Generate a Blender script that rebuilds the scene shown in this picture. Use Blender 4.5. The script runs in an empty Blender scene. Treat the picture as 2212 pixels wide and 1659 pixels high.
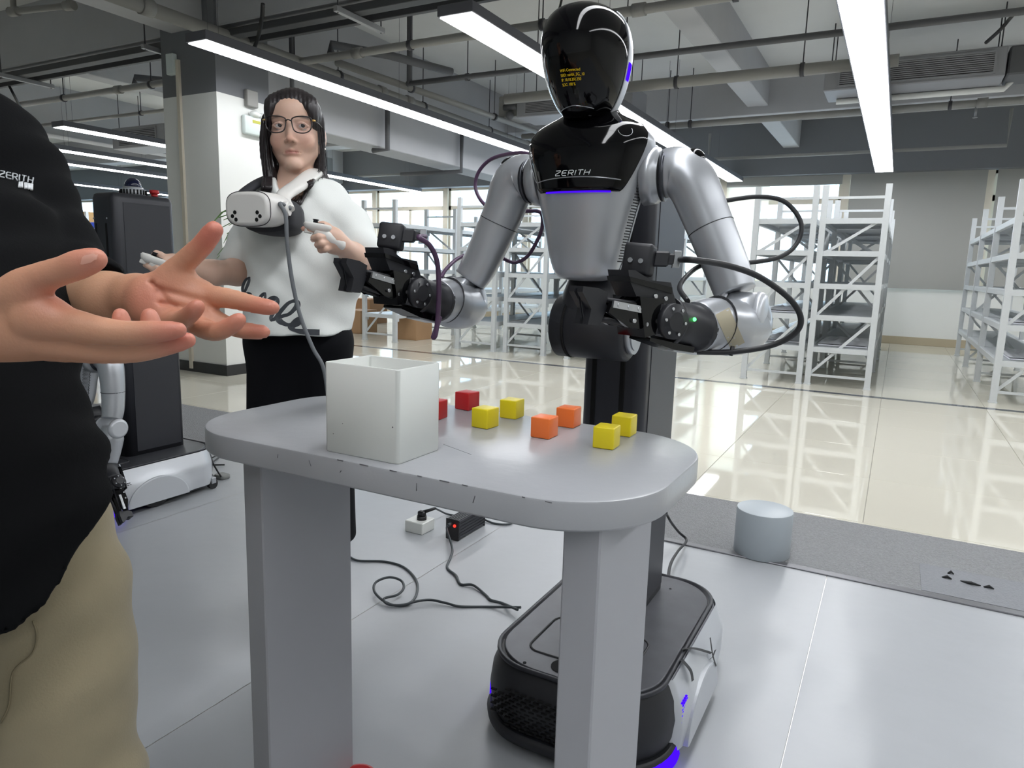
import bpy, bmesh, math, random
import numpy as np
from mathutils import Vector, Matrix
random.seed(7); np.random.seed(7)
S = bpy.context.scene
COL = S.collection
PI = math.pi

# ------------------------------------------------------------------ camera, world, exposure
CAM_H = 1.08; FPX = 1515.0; CX, CY = 1106.0, 829.5
def _n(v):
    v = np.array(v, float); return v/np.linalg.norm(v)
_Y = _n([1942-CX, -(603-CY), -FPX]); _X = -_n([-1707-CX, -(499-CY), -FPX])
_Z = _n(np.cross(_X, _Y)); _X = _n(np.cross(_Y, _Z))
CAMM = np.stack([_X, _Y, _Z], 1)                 # world -> camera
cam_d = bpy.data.cameras.new('camera'); cam = bpy.data.objects.new('camera', cam_d); COL.objects.link(cam)
cam_d.sensor_width = 36; cam_d.sensor_fit = 'HORIZONTAL'; cam_d.lens = FPX/2212*36
cam_d.clip_start = 0.02; cam_d.clip_end = 300
cam.matrix_world = Matrix.Translation((0, 0, CAM_H)) @ Matrix([list(map(float, r)) for r in CAMM.T]).to_4x4()
S.camera = cam
w = bpy.data.worlds.new('sky'); S.world = w; w.use_nodes = True
bg = w.node_tree.nodes['Background']; bg.inputs[0].default_value = (0.80, 0.90, 1.0, 1); bg.inputs[1].default_value = 6.0
S.view_settings.view_transform = 'Standard'; S.view_settings.look = 'None'
S.view_settings.gamma = 1; S.view_settings.use_curve_mapping = False
S.view_settings.exposure = 0.0
STRIP = 16.0                                     # emission of the ceiling light diffusers
S.cycles.max_bounces = 8; S.cycles.diffuse_bounces = 4; S.cycles.glossy_bounces = 4
S.cycles.sample_clamp_indirect = 8.0

# ------------------------------------------------------------------ places read off the photograph with the solved camera
def ray(px, py): return CAMM.T @ np.array([(px-CX)/FPX, -(py-CY)/FPX, -1.0])
def at(px, py, d): return Vector(np.array([0, 0, CAM_H]) + ray(px, py)*d)
def on_z(px, py, z=0.0):
    r = ray(px, py); return Vector(np.array([0, 0, CAM_H]) + r*((z-CAM_H)/r[2]))
def on_y(px, py, y):
    r = ray(px, py); return Vector(np.array([0, 0, CAM_H]) + r*(y/r[1]))
def on_x(px, py, x):
    r = ray(px, py); return Vector(np.array([0, 0, CAM_H]) + r*(x/r[0]))

# ------------------------------------------------------------------ materials
def lin(c):
    return tuple(((x/255)/12.92 if x/255 <= .04045 else ((x/255+.055)/1.055)**2.4) for x in c)
MATS = {}
def mat(name, rgb, rough=.5, metal=0.0, noise=0.0, nscale=20.0, bump=0.0, bscale=60.0, coat=0.0, emit=None, estr=0.0, alpha=1.0, trans=0.0, spec=.5, sheen=0.0, sss=0.0):
    if name in MATS: return MATS[name]
    m = bpy.data.materials.new(name); m.use_nodes = True; MATS[name] = m
    nt = m.node_tree; b = nt.nodes['Principled BSDF']
    c = lin(rgb)+(1,)
    b.inputs['Base Color'].default_value = c; b.inputs['Roughness'].default_value = rough; b.inputs['Metallic'].default_value = metal
    b.inputs['Coat Weight'].default_value = coat; b.inputs['Coat Roughness'].default_value = .05
    b.inputs['Specular IOR Level'].default_value = spec
    if sheen: b.inputs['Sheen Weight'].default_value = sheen
    if sss:
        b.inputs['Subsurface Weight'].default_value = sss; b.inputs['Subsurface Radius'].default_value = (.01, .004, .002); b.inputs['Subsurface Scale'].default_value = .6
    if alpha < 1: b.inputs['Alpha'].default_value = alpha
    if trans: b.inputs['Transmission Weight'].default_value = trans
    if emit is not None:
        b.inputs['Emission Color'].default_value = lin(emit)+(1,); b.inputs['Emission Strength'].default_value = estr
    if noise or bump:
        tc = nt.nodes.new('ShaderNodeTexCoord')
    if noise:
        n = nt.nodes.new('ShaderNodeTexNoise'); n.inputs['Scale'].default_value = nscale; n.inputs['Detail'].default_value = 5
        nt.links.new(tc.outputs['Object'], n.inputs['Vector'])
        mx = nt.nodes.new('ShaderNodeMix'); mx.data_type = 'RGBA'
        mx.inputs[6].default_value = tuple(x*(1-noise) for x in c[:3])+(1,); mx.inputs[7].default_value = tuple(min(1, x*(1+noise)) for x in c[:3])+(1,)
        nt.links.new(n.outputs['Fac'], mx.inputs[0]); nt.links.new(mx.outputs[2], b.inputs['Base Color'])
    if bump:
        n2 = nt.nodes.new('ShaderNodeTexNoise'); n2.inputs['Scale'].default_value = bscale; n2.inputs['Detail'].default_value = 4
        nt.links.new(tc.outputs['Object'], n2.inputs['Vector'])
        bp = nt.nodes.new('ShaderNodeBump'); bp.inputs['Strength'].default_value = bump; bp.inputs['Distance'].default_value = .01
        nt.links.new(n2.outputs['Fac'], bp.inputs['Height']); nt.links.new(bp.outputs['Normal'], b.inputs['Normal'])
    return m
def glow(name, rgb, s):
    if name in MATS: return MATS[name]
    m = bpy.data.materials.new(name); m.use_nodes = True; MATS[name] = m
    nt = m.node_tree; nt.nodes.remove(nt.nodes['Principled BSDF'])
    e = nt.nodes.new('ShaderNodeEmission'); e.inputs[0].default_value = lin(rgb)+(1,); e.inputs[1].default_value = s
    nt.links.new(e.outputs[0], nt.nodes['Material Output'].inputs[0]); return m

# ------------------------------------------------------------------ mesh builder
class MB:
    def __init__(s): s.v = []; s.f = []; s.sm = []
    def add(s, vs, fs, smooth=False):
        k = len(s.v); s.v += [tuple(v) for v in vs]; s.f += [tuple(i+k for i in f) for f in fs]; s.sm += [smooth]*len(fs); return s
    def box(s, x0, x1, y0, y1, z0, z1, bev=0.0, seg=1, rot=None, about=None):
        if bev <= 0:
            vs = [(x, y, z) for z in (z0, z1) for x, y in ((x0, y0), (x1, y0), (x1, y1), (x0, y1))]
            fs = [(3, 2, 1, 0), (4, 5, 6, 7)]+[(i, (i+1) % 4, (i+1) % 4+4, i+4) for i in range(4)]; sm = False
        else:
            bm = bmesh.new(); bmesh.ops.create_cube(bm, size=1)
            for v in bm.verts: v.co = Vector(((x0+x1)/2+v.co.x*(x1-x0), (y0+y1)/2+v.co.y*(y1-y0), (z0+z1)/2+v.co.z*(z1-z0)))
            bmesh.ops.bevel(bm, geom=list(bm.edges), offset=bev, segments=seg, affect='EDGES', profile=.5)
            bm.verts.index_update(); vs = [v.co.copy() for v in bm.verts]; fs = [[v.index for v in f.verts] for f in bm.faces]; bm.free(); sm = seg > 1
        if rot is not None:
            c = Vector(about) if about is not None else Vector(((x0+x1)/2, (y0+y1)/2, (z0+z1)/2))
            vs = [c+rot @ (Vector(v)-c) for v in vs]
        return s.add(vs, fs, sm)
    def obox(s, c, ax, ay, az, hx, hy, hz, bev=0.0, seg=1):      # box on its own axes
        t = MB().box(-hx, hx, -hy, hy, -hz, hz, bev, seg); c = Vector(c)
        return s.add([c+Vector(ax)*v[0]+Vector(ay)*v[1]+Vector(az)*v[2] for v in t.v], t.f, seg > 1)
    def tube(s, pts, r, seg=10, closed=False, smooth=True, cap=True, flat=1.0, up=None):
        pts = [Vector(p) for p in pts]; n = len(pts); rs = list(r) if hasattr(r, '__len__') else [r]*n
        rings = []; prev = None
        for i, p in enumerate(pts):
            if closed: t = pts[(i+1) % n]-pts[i-1]
            else: t = pts[min(i+1, n-1)]-pts[max(i-1, 0)]
            t = t.normalized() if t.length > 1e-9 else Vector((0, 0, 1))
            if prev is None:
                a = Vector(up) if up is not None else (Vector((0, 0, 1)) if abs(t.z) < .9 else Vector((1, 0, 0)))
            else: a = prev
            a = (a-t*a.dot(t)).normalized(); b = t.cross(a); prev = a
            rings.append([p+(a*math.cos(2*PI*k/seg)*flat+b*math.sin(2*PI*k/seg))*rs[i] for k in range(seg)])
        return s.loft(rings, smooth, closed, cap)
    def loft(s, rings, smooth=True, closed=False, cap=True):
        m = len(rings[0]); n = len(rings); vs = [p for r in rings for p in r]; fs = []
        for i in range(n if closed else n-1):
            j = (i+1) % n
            for k in range(m):
                l = (k+1) % m; fs.append((i*m+k, i*m+l, j*m+l, j*m+k))
        s.add(vs, fs, smooth)
        if cap and not closed:
            k0 = len(s.v)-len(vs); s.f += [tuple(k0+k for k in range(m-1, -1, -1)), tuple(k0+(n-1)*m+k for k in range(m))]; s.sm += [False, False]
        return s
    def grid(s, rows, smooth=True):                            # open patch from rows of points
        m = len(rows[0]); vs = [p for r in rows for p in r]; fs = []
        for i in range(len(rows)-1):
            for k in range(m-1): fs.append((i*m+k, i*m+k+1, (i+1)*m+k+1, (i+1)*m+k))
        return s.add(vs, fs, smooth)
    def cyl(s, a, b, r, seg=16, r2=None, smooth=True): return s.tube([a, b], [r, r if r2 is None else r2], seg, smooth=smooth)
    def prism(s, poly, h, o, ax, ay, az, smooth=False):        # polygon in (ax, ay), extruded +-h/2 along az
        o, ax, ay, az = Vector(o), Vector(ax), Vector(ay), Vector(az); n = len(poly)
        vs = [o+ax*p[0]+ay*p[1]+az*(-h/2) for p in poly]+[o+ax*p[0]+ay*p[1]+az*(h/2) for p in poly]
        s.add(vs, [tuple(range(n-1, -1, -1)), tuple(range(n, 2*n))]); 
        return s.add(vs, [(i, (i+1) % n, (i+1) % n+n, i+n) for i in range(n)], smooth)
    def ball(s, c, r, seg=16, rings=10, sc=(1, 1, 1)):
        rr = []
        for i in range(rings+1):
            a = PI*i/rings; q = max(math.sin(a), 1e-3)
            rr.append([(c[0]+sc[0]*r*q*math.cos(2*PI*k/seg), c[1]+sc[1]*r*q*math.sin(2*PI*k/seg), c[2]-sc[2]*r*math.cos(a)) for k in range(seg)])
        return s.loft(rr)
    def xf(s, M): s.v = [tuple(M @ Vector(v)) for v in s.v]; return s
ORG = {}
def obj(name, mb, m, parent=None, org=None):
    """links ONE mesh object; vertices are given in world space and stored about their parent's origin"""
    o0 = Vector(org) if org is not None else (ORG.get(parent.name, Vector((0, 0, 0))) if parent else Vector((0, 0, 0)))
    me = bpy.data.meshes.new(name); me.from_pydata([tuple(Vector(v)-o0) for v in mb.v], [], mb.f)
    me.polygons.foreach_set('use_smooth', mb.sm); me.validate()
    bm = bmesh.new(); bm.from_mesh(me); bmesh.ops.recalc_face_normals(bm, faces=bm.faces); bm.to_mesh(me); bm.free()
    me.update(); me.materials.append(m)
    o = bpy.data.objects.new(name, me); COL.objects.link(o)
    if parent: o.parent = parent
    else: o.location = o0
    ORG[o.name] = o0
    return o
def tag(o, label, cat, group=None):
    o['label'] = label; o['category'] = cat
    if group: o['group'] = group
    return o
def thing(name, loc, label, cat, group=None):
    o = bpy.data.objects.new(name, None); COL.objects.link(o); o.location = loc; o.empty_display_size = .1; ORG[o.name] = Vector(loc)
    return tag(o, label, cat, group)
def struct(name, mb, m, parent=None):
    o = obj(name, mb, m, parent)
    if not parent: o['kind'] = 'structure'
    return o
def shade_auto(o, ang=35):
    me = o.data; me.polygons.foreach_set('use_smooth', [True]*len(me.polygons))
    bm = bmesh.new(); bm.from_mesh(me)
    for e in bm.edges:
        if len(e.link_faces) == 2 and e.calc_face_angle(0) > math.radians(ang): e.smooth = False
    bm.to_mesh(me); bm.free(); return o
def copy_tree(o, parent=None):
    c = o.copy(); COL.objects.link(c)
    if parent is not None: c.parent = parent
    for ch in list(o.children): copy_tree(ch, c)
    return c
def spline(pts, n=8, closed=False):
    pts = [np.array(p, float) for p in pts]; m = len(pts); out = []
    for i in range(m if closed else m-1):
        p1, p2 = pts[i], pts[(i+1) % m]
        p0 = pts[i-1] if (i > 0 or closed) else 2*p1-p2
        p3 = pts[(i+2) % m] if (i+2 < m or closed) else 2*p2-p1
        for k in range(n):
            t = k/n; out.append(.5*((2*p1)+(-p0+p2)*t+(2*p0-5*p1+4*p2-p3)*t*t+(-p0+3*p1-3*p2+p3)*t**3))
    if not closed: out.append(pts[-1])
    return out
def text_mesh(txt, size, align='LEFT', spacing=1.0, shear=0.0, off=0.0, leading=1.0):
    c = bpy.data.curves.new('lettering', 'FONT'); c.body = txt; c.size = size; c.align_x = align; c.space_character = spacing; c.shear = shear; c.offset = off; c.space_line = leading; c.resolution_u = 3
    t = bpy.data.objects.new('lettering', c); COL.objects.link(t)
    dg = bpy.context.evaluated_depsgraph_get(); me = bpy.data.meshes.new_from_object(t.evaluated_get(dg))
    vs = [v.co.copy() for v in me.vertices]; fs = [tuple(p.vertices) for p in me.polygons]
    bpy.data.objects.remove(t); bpy.data.curves.remove(c); bpy.data.meshes.remove(me)
    return vs, fs
# ------------------------------------------------------------------ the room
M_slab = mat('ceiling paint grey', (206, 207, 206), .85, noise=.04, nscale=3)
M_beam = mat('beam paint grey', (172, 173, 176), .85, noise=.05, nscale=4)
M_wall = mat('wall paint white', (226, 227, 224), .8, noise=.02, nscale=2)
M_dark = mat('dark grey wall paint', (112, 114, 118), .8)
M_tile = mat('polished beige floor tile', (214, 210, 196), .035, noise=.03, nscale=1.2, spec=.75)
M_grout = mat('floor bed grey', (150, 147, 138), .5)
M_border = mat('polished dark border tile', (92, 96, 104), .06)
M_skirt = mat('beige tile skirting', (178, 166, 142), .3)
M_black = mat('black skirting', (42, 42, 44), .35)
M_alu = mat('beige powder coated window frame', (214, 206, 190), .5)
XL, XR, YB, YF, ZC = -33.0, 4.6, -4.2, 13.5, 3.69
fl = struct('floor', MB().box(XL, XR, YB, YF+.2, -.16, -.006), M_grout)
# polished tiles, each its own piece, past the carpet; a dark border course runs through them
def tile_mesh(wx, wy, m, name):
    b = MB().box(.001, wx-.001, .001, wy-.001, -.006, 0, .0012); o = obj(name, b, m, fl); return o
proto = {}
def tile(x, y, wx, wy, m, nm):
    k = (round(wx, 3), round(wy, 3), nm)
    if k not in proto: proto[k] = tile_mesh(wx, wy, m, nm); o = proto[k]
    else: o = proto[k].copy(); COL.objects.link(o); o.parent = fl
    o.location = (x, y, 0)
rows = [(3.4+.8*i, .8) for i in range(4)]+[(6.6, .55)]+[(7.25+.8*i, .8) for i in range(7)]+[(12.85, .65)]
for i in range(14):
    x = -8.03+.8*i
    for y, wy in rows: tile(x, y, .8, wy, M_tile, 'tile')
    tile(x, 7.15, .8, .10, M_border, 'border_tile')
b = MB()
b.box(XL, -8.03, 3.4, YF, -.006, 0); b.box(3.17, XR, 3.4, YF, -.006, 0); b.box(XL, XR, YB, 3.4, -.006, -.001)
obj('floor_finish', b, M_tile, fl)
# vinyl sheets under the robots and table, with real dents
M_vinyl = bpy.data.materials.new('silver grey vinyl'); M_vinyl.use_nodes = True
nt = M_vinyl.node_tree; pb = nt.nodes['Principled BSDF']
pb.inputs['Base Color'].default_value = lin((166, 169, 173))+(1,); pb.inputs['Roughness'].default_value = .34; pb.inputs['Specular IOR Level'].default_value = .55
tc = nt.nodes.new('ShaderNodeTexCoord'); n1 = nt.nodes.new('ShaderNodeTexNoise'); n1.inputs['Scale'].default_value = 2.2; n1.inputs['Detail'].default_value = 2.0
n2 = nt.nodes.new('ShaderNodeTexNoise'); n2.inputs['Scale'].default_value = 9; n2.inputs['Detail'].default_value = 2
ad = nt.nodes.new('ShaderNodeMath'); ad.operation = 'MULTIPLY_ADD'; ad.inputs[1].default_value = .16
bp = nt.nodes.new('ShaderNodeBump'); bp.inputs['Strength'].default_value = .55; bp.inputs['Distance'].default_value = .02
nt.links.new(tc.outputs['Object'], n1.inputs['Vector']); nt.links.new(tc.outputs['Object'], n2.inputs['Vector'])
nt.links.new(n2.outputs['Fac'], ad.inputs[0]); nt.links.new(n1.outputs['Fac'], ad.inputs[2]); nt.links.new(ad.outputs[0], bp.inputs['Height']); nt.links.new(bp.outputs['Normal'], pb.inputs['Normal'])
dents = [(on_z(1850, 1490), .09, .004), (on_z(1845, 1530), .05, -.004), (on_z(1880, 1640), .06, .004), (on_z(1620, 1520), .05, .003), (on_z(1650, 1425), .05, .0025), (on_z(1640, 1330), .06, .003), (on_z(420, 1440), .05, .004), (on_z(430, 1290), .12, .003), (on_z(2120, 1620), .07, .003), (on_z(1560, 1580), .05, .003), (on_z(1020, 1395), .06, .003)]
def vinyl(x0, x1, y0, y1):
    nx, ny = int((x1-x0)/.05), int((y1-y0)/.05); rows = []
    for j in range(ny+1):
        r = []
        for i in range(nx+1):
            x = x0+(x1-x0)*i/nx; y = y0+(y1-y0)*j/ny; z = .004
            for c, s_, a in dents:
                q = ((x-c.x)**2+((y-c.y)*.8)**2)/(s_*s_)
                if q < 9: z += max(0, a)*math.exp(-q)*2 if a > 0 else 0
            if i in (0, nx) or j in (0, ny): z = .003
            r.append((x, y, z))
        rows.append(r)
    return MB().grid(rows)
for k in range(-1, 4):
    x1 = -.12-1.245*k-.001; x0 = x1-1.243
    if k == -1: x1 = 2.6; x0 = -.119
    obj('vinyl_sheet', vinyl(x0, x1, -2.2 if k < 3 else -2.0, 2.685), M_vinyl, fl)
M_carpet = mat('grey loop carpet', (142, 143, 145), .95, noise=.32, nscale=110, bump=.9, bscale=160)
obj('carpet_strip', MB().box(-5.1, 3.0, 2.72, 3.36, -.002, .006, .002), M_carpet, fl)
obj('carpet_patch', MB().box(.18, .75, 2.73, 3.0, .006, .008, .001), mat('carpet patch', (132, 134, 139), .9, noise=.12, nscale=90, bump=.4, bscale=120), fl)
obj('edge_strip', MB().box(-5.1, 3.0, 2.685, 2.72, -.002, .009, .002), mat('metal edge strip', (120, 120, 124), .4, .6), fl)
tb = MB()
for (px, py), (dx, dy) in (((2035, 1247), (.03, -.004)), ((2047, 1239), (.02, .006)), ((2075, 1255), (.06, -.02)), ((2125, 1268), (.03, -.004))):
    c = on_z(px, py, .008); tb.tube([c, c+Vector((dx*.5, dy, .008)), c+Vector((dx, dy*.5, .001))], [.003, .006, .002], 6)
obj('tape_scraps', tb, mat('black tape scraps', (30, 31, 33), .6), fl)['kind'] = 'stuff'

# walls
struct('wall_left', MB().box(XL-.15, XL, YB, YF+.2, -.16, ZC), M_wall)
struct('wall_right', MB().box(XR, XR+.15, YB, YF+.2, -.16, ZC), M_wall)
struct('wall_front', MB().box(XL-.15, XR+.15, YB-.15, YB, -.16, ZC), M_wall)
SILL, HEAD = .93, 2.80
wb = MB().box(XL, XR, YF, YF+.2, -.16, SILL)
mull = [1.09-2.04*k for k in range(-1, 17)]
wall = struct('wall_back', wb, M_wall)
obj('header', MB().box(XL, XR, YF-.25, YF+.2, HEAD, ZC), M_dark, wall)
for x in mull: obj('window_pier', MB().box(x-.06, x+.06, YF-.02, YF+.2, SILL, HEAD), M_alu, wall)
struct('baseboard_back', MB().box(XL, XR, YF-.012, YF, 0, .13, .003), M_skirt)
# windows: frame, transom, sub-mullion, glass, roller blind
M_glass = bpy.data.materials.new('window glass'); M_glass.use_nodes = True
nt = M_glass.node_tree; nt.nodes.remove(nt.nodes['Principled BSDF'])
tr = nt.nodes.new('ShaderNodeBsdfTransparent'); tr.inputs[0].default_value = (.93, .98, 1, 1); gl = nt.nodes.new('ShaderNodeBsdfGlossy'); gl.inputs[1].default_value = .02
mx0 = nt.nodes.new('ShaderNodeValue'); mx0.outputs[0].default_value = .04; mxs = nt.nodes.new('ShaderNodeMixShader')
nt.links.new(mx0.outputs[0], mxs.inputs[0]); nt.links.new(tr.outputs[0], mxs.inputs[1]); nt.links.new(gl.outputs[0], mxs.inputs[2]); nt.links.new(mxs.outputs[0], nt.nodes['Material Output'].inputs[0])
def cloth_trans(name, rgb, t):
    m = bpy.data.materials.new(name); m.use_nodes = True; nt = m.node_tree; nt.nodes.remove(nt.nodes['Principled BSDF'])
    d = nt.nodes.new('ShaderNodeBsdfDiffuse'); d.inputs[0].default_value = lin(rgb)+(1,); tl = nt.nodes.new('ShaderNodeBsdfTranslucent'); tl.inputs[0].default_value = lin(rgb)+(1,)
    mx = nt.nodes.new('ShaderNodeMixShader'); mx.inputs[0].default_value = t
    nt.links.new(d.outputs[0], mx.inputs[1]); nt.links.new(tl.outputs[0], mx.inputs[2]); nt.links.new(mx.outputs[0], nt.nodes['Material Output'].inputs[0]); return m
M_blind = cloth_trans('grey blackout roller blind', (166, 166, 162), .012)
M_cream = cloth_trans('cream sunlit roller blind', (246, 243, 234), .6)
def blind(parent, x0, x1, zb, m, y=YF-.05):
    rows = []
    for j in range(2):
        rows.append([(x0+(x1-x0)*i/40, y+.006*math.sin(i*.9)*(1-j)+.004*math.sin(i*.37+j), zb+(HEAD-zb)*j) for i in range(41)])
    b = MB().grid(rows); b.grid([[(p[0], p[1]+.003, p[2]) for p in r] for r in rows][::-1])
    b.box(x0, x1, y-.012, y+.012, zb-.02, zb+.012)
    obj('roller_blind', b, m, parent)
for k in range(len(mull)-1):
    xa, xb = mull[k+1]+.06, mull[k]-.06
    nb = MB(); y0, y1 = YF+.04, YF+.10
    for a in ((xa, xa+.05, SILL, HEAD), (xb-.05, xb, SILL, HEAD), (xa, xb, SILL, SILL+.05), (xa, xb, HEAD-.05, HEAD), (xa, xb, 2.33, 2.42)): nb.box(a[0], a[1], y0, y1, a[2], a[3])
    xm = (xa+xb)/2
    if k != 0: nb.box(xm-.035, xm+.035, y0, y1, SILL, 2.35)
    wnd = struct('window_%d' % (k+1), nb, M_alu)
    obj('pane', MB().box(xa, xb, YF+.068, YF+.074, 2.4, HEAD), M_glass, wnd)
    if k != 0:
        obj('pane', MB().box(xa, xm, YF+.068, YF+.074, SILL, 2.35), M_glass, wnd); obj('pane', MB().box(xm, xb, YF+.068, YF+.074, SILL, 2.35), M_glass, wnd)
    else: obj('pane', MB().box(xa, xb, YF+.068, YF+.074, SILL, 2.35), M_glass, wnd)
    if k in (0, 1): blind(wnd, xa+.01 if k else xa+.03, xb+.02, .95, M_blind)
    if k == 2:
        blind(wnd, xa, xb, 2.66, M_blind); blind(wnd, xa, xa+.75, .98, M_cream, YF-.025)
    if k == 3: blind(wnd, xa+.9, xb, 1.0, M_cream)
# the building across the yard: pale facade with dark joints
fc = struct('building_outside', MB().box(-95, 40, 34, 36, -20, 9.5), mat('pale blue facade', (206, 222, 232), .6))
fj = MB()
for i in range(160): fj.box(-90+i*.8, -89.95+i*.8, 33.96, 34.0, -20, 9.5)
for z in (-6, -2, 2, 5.2, 8.4): fj.box(-95, 40, 33.94, 34, z, z+.35)
obj('facade_joints', fj, mat('facade joint', (150, 172, 188), .6), fc)['kind'] = 'stuff'

# pillar on the left with its boards and boxes
P = struct('pillar', MB().box(-6.20, -5.47, 4.47, 5.07, 0, 2.55), M_wall)
obj('pillar_top', MB().box(-6.20, -5.47, 4.471, 5.069, 2.55, ZC), M_dark, P)
obj('skirting', MB().box(-6.21, -5.458, 4.458, 5.082, 0, .10), M_black, P)
obj('conduit', MB().box(-5.975, -5.935, 4.445, 4.471, .03, 2.86), M_alu, P)
# ceiling slab and beams
struct('ceiling', MB().box(XL-.15, XR+.15, YB-.15, YF+.2, ZC, ZC+.15), M_slab)
def beam(name, x0, x1, y0, y1, z): return struct(name, MB().box(x0, x1, y0, y1, z, ZC+.01, .008), M_beam)
beam('ceiling_beam_1', XL, XR, 4.50, 4.98, 3.10)
beam('ceiling_beam_2', XL, XR, 9.95, 10.27, 3.15)
beam('ceiling_beam_3', -1.98, -1.72, 4.98, 13.4, 3.25)
beam('ceiling_beam_4', 3.0, 3.26, 4.98, 13.4, 3.25)
beam('ceiling_beam_5', -6.05, -5.62, 5.0, 13.4, 2.47)
beam('ceiling_beam_6', -6.05, -5.62, YB, 4.6, 3.10)
beam('ceiling_beam_7', -8.9, -8.64, 4.98, 13.4, 3.2)
beam('ceiling_beam_8', -12.3, -11.9, YB, 13.4, 2.95)
beam('ceiling_beam_9', -1.98, -1.72, YB, 4.6, 3.25)

# ------------------------------------------------------------------ linear ceiling lights
M_house = mat('dark grey light housing', (86, 86, 92), .5)
M_diff = glow('light diffuser', (250, 252, 255), STRIP)
def strip(x0, x1, y0, y1, label, zb=2.70, seg=1.2):
    t = thing('linear_ceiling_light', ((x0+x1)/2, y0, zb), label, 'ceiling light', 'linear lights under the ceiling')
    hb = MB().box(x0-.012, x1+.012, y0-.012, y1+.012, zb+.006, zb+.075, .004); obj('housing', hb, M_house, t)
    y = y0
    while y < y1-.05:
        ye = min(y1, y+seg); obj('diffuser', MB().box(x0, x1, y+.008, ye-.008, zb, zb+.006), M_diff, t); y = ye
    yy = y0+.15
    while yy < y1:
        for q in (-.06, .06): obj('hanging_wire', MB().tube([((x0+x1)/2+q, yy, zb+.07), ((x0+x1)/2+q, yy, ZC)], .0018, 4), M_house, t)
        yy += 2.4
    return t
strip(-.49, -.25, -2.0, 12.55, 'near vertical strip light running over the right side to the blinds')
strip(-2.85, -2.60, 4.12, 13.15, 'strip light whose grey near end hangs beside the robot head')
strip(-4.95, -4.74, 3.80, 13.15, 'long strip light passing above the woman to the robot shoulder')
strip(-9.78, -9.54, 5.45, 13.15, 'strip light with its near end above the dark column left of the pillar')
strip(-11.9, -11.66, 4.2, 13.15, 'upper of the two parallel strips left of the pillar, above the duct')
strip(-13.5, -13.26, 4.2, 13.15, 'second parallel strip left of the pillar, just below the duct')
strip(-17.1, -16.86, 6.0, 13.15, 'farthest strip light, low behind the sensor on the dark column')
strip(1.95, 2.19, -2.0, 12.5, 'unseen strip light added outside the right edge of the view')  # extra lamp out of view, added to balance the room lighting

# ------------------------------------------------------------------ pipes, trunking and hangers
M_pipe = mat('grey painted pipe', (138, 137, 134), .55)
M_pipe2 = mat('dark grey pipe', (84, 85, 88), .6)
M_rod = mat('threaded rod', (70, 70, 74), .5, .5)
M_strut = mat('strut channel', (150, 151, 153), .5, .4)
def pipe(pts, r, label, m=M_pipe, hang=(), clamps=True, couplings=()):
    t = thing('ceiling_pipe', pts[0], label, 'pipe', 'pipes under the ceiling')
    obj('pipe_run', MB().tube(pts, r, 12), m, t)
    if hang:
        d = (Vector(pts[-1])-Vector(pts[0])).normalized()
        for p in hang:
            obj('hanger_rod', MB().tube([(p[0], p[1], p[2]+r), (p[0], p[1], ZC)], .006, 6), M_rod, t)
            obj('clamp', MB().tube([Vector(p)-d*.018, Vector(p)+d*.018], r+.010, 12), M_rod, t)
    if couplings:
        d = (Vector(pts[-1])-Vector(pts[0])).normalized()
        for p in couplings: obj('coupling', MB().tube([Vector(p)-d*.05, Vector(p)+d*.05], r+.012, 12), m, t)
    return t
z = 3.0
pipe([(-19, 5.34, z), (4.4, 5.34, z)], .036, 'thick grey pipe crossing the whole view in front of the pillar top', hang=[(x, 5.34, z) for x in (-9.3, -7.6, -5.4, -4.0, -2.7, -1.2, .4)], couplings=[(-8.2, 5.34, z), (-6.9, 5.34, z), (-4.6, 5.34, z), (-3.1, 5.34, z), (-1.9, 5.34, z)])
pipe([(-12, 6.28, z), (-6.3, 6.30, z)], .024, 'thinner pipe left of the pillar above the strip lights', M_pipe, hang=[(x, 6.29, z) for x in (-9.2, -8.0, -7.2)])
pipe([(-4.85, 6.42, z), (4.4, 6.5, z)], .028, 'thin grey pipe passing behind the robot head to the air conditioner', M_pipe2, hang=[(x, 6.44, z) for x in (-4.1, -3.3, -2.4, .7)])
pipe([(-4.82, 6.42, z), (-4.82, 6.42, ZC)], .03, 'vertical drop pipe beside the grey strip light', M_pipe2)
pipe([(-4.2, 7.42, z), (-.2, 7.44, z)], .056, 'fat lagged pipe right of the robot head', M_pipe, hang=[(x, 7.43, z) for x in (-3.4, -2.2, -1.0)])
pipe([(-5.1, 9.55, z), (4.4, 9.45, z)], .040, 'grey sprinkler pipe running under the cross beam', M_pipe, hang=[(x, 9.5, z) for x in (-4.2, -2.9, -2.6, .3, 1.4)], couplings=[(-3.5, 9.52, z), (.6, 9.48, z)])
for x in (-3.2, .55, -4.6):
    tag(obj('sprinkler', MB().tube([(x, 9.5, 2.86), (x, 9.5, 2.965)], .012, 8).tube([(x, 9.5, 2.85), (x, 9.5, 2.856)], .025, 8), M_strut, None), 'sprinkler head under the cross pipe %s' % ('left of the robot shoulder light' if x < -4 else 'beside the robot head' if x < 0 else 'under the right air conditioner'), 'sprinkler', 'sprinkler heads')
pipe([(-3.06, 12.47, z+.42), (-3.06, 12.47, z), (1.15, 12.47, z), (1.15, 12.47, z+.5)], .026, 'thin pipe with two upright ends near the window wall', M_pipe)
pipe([(-10.8, 12.53, z), (-7.7, 12.52, z), (-7.7, 12.52, z+.4)], .026, 'thin pipe along the window wall above the far racks', M_pipe)
pipe([(-5.36, 1.0, z), (-5.34, 13.2, z)], .055, 'thick light grey pipe running away above the long strip light', M_pipe, hang=[(-5.35, y, z) for y in (3.2, 5.9, 7.4, 9.0)], couplings=[(-5.35, 3.75, z), (-5.35, 6.6, z), (-5.34, 7.1, z), (-5.34, 10.2, z)])
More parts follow.
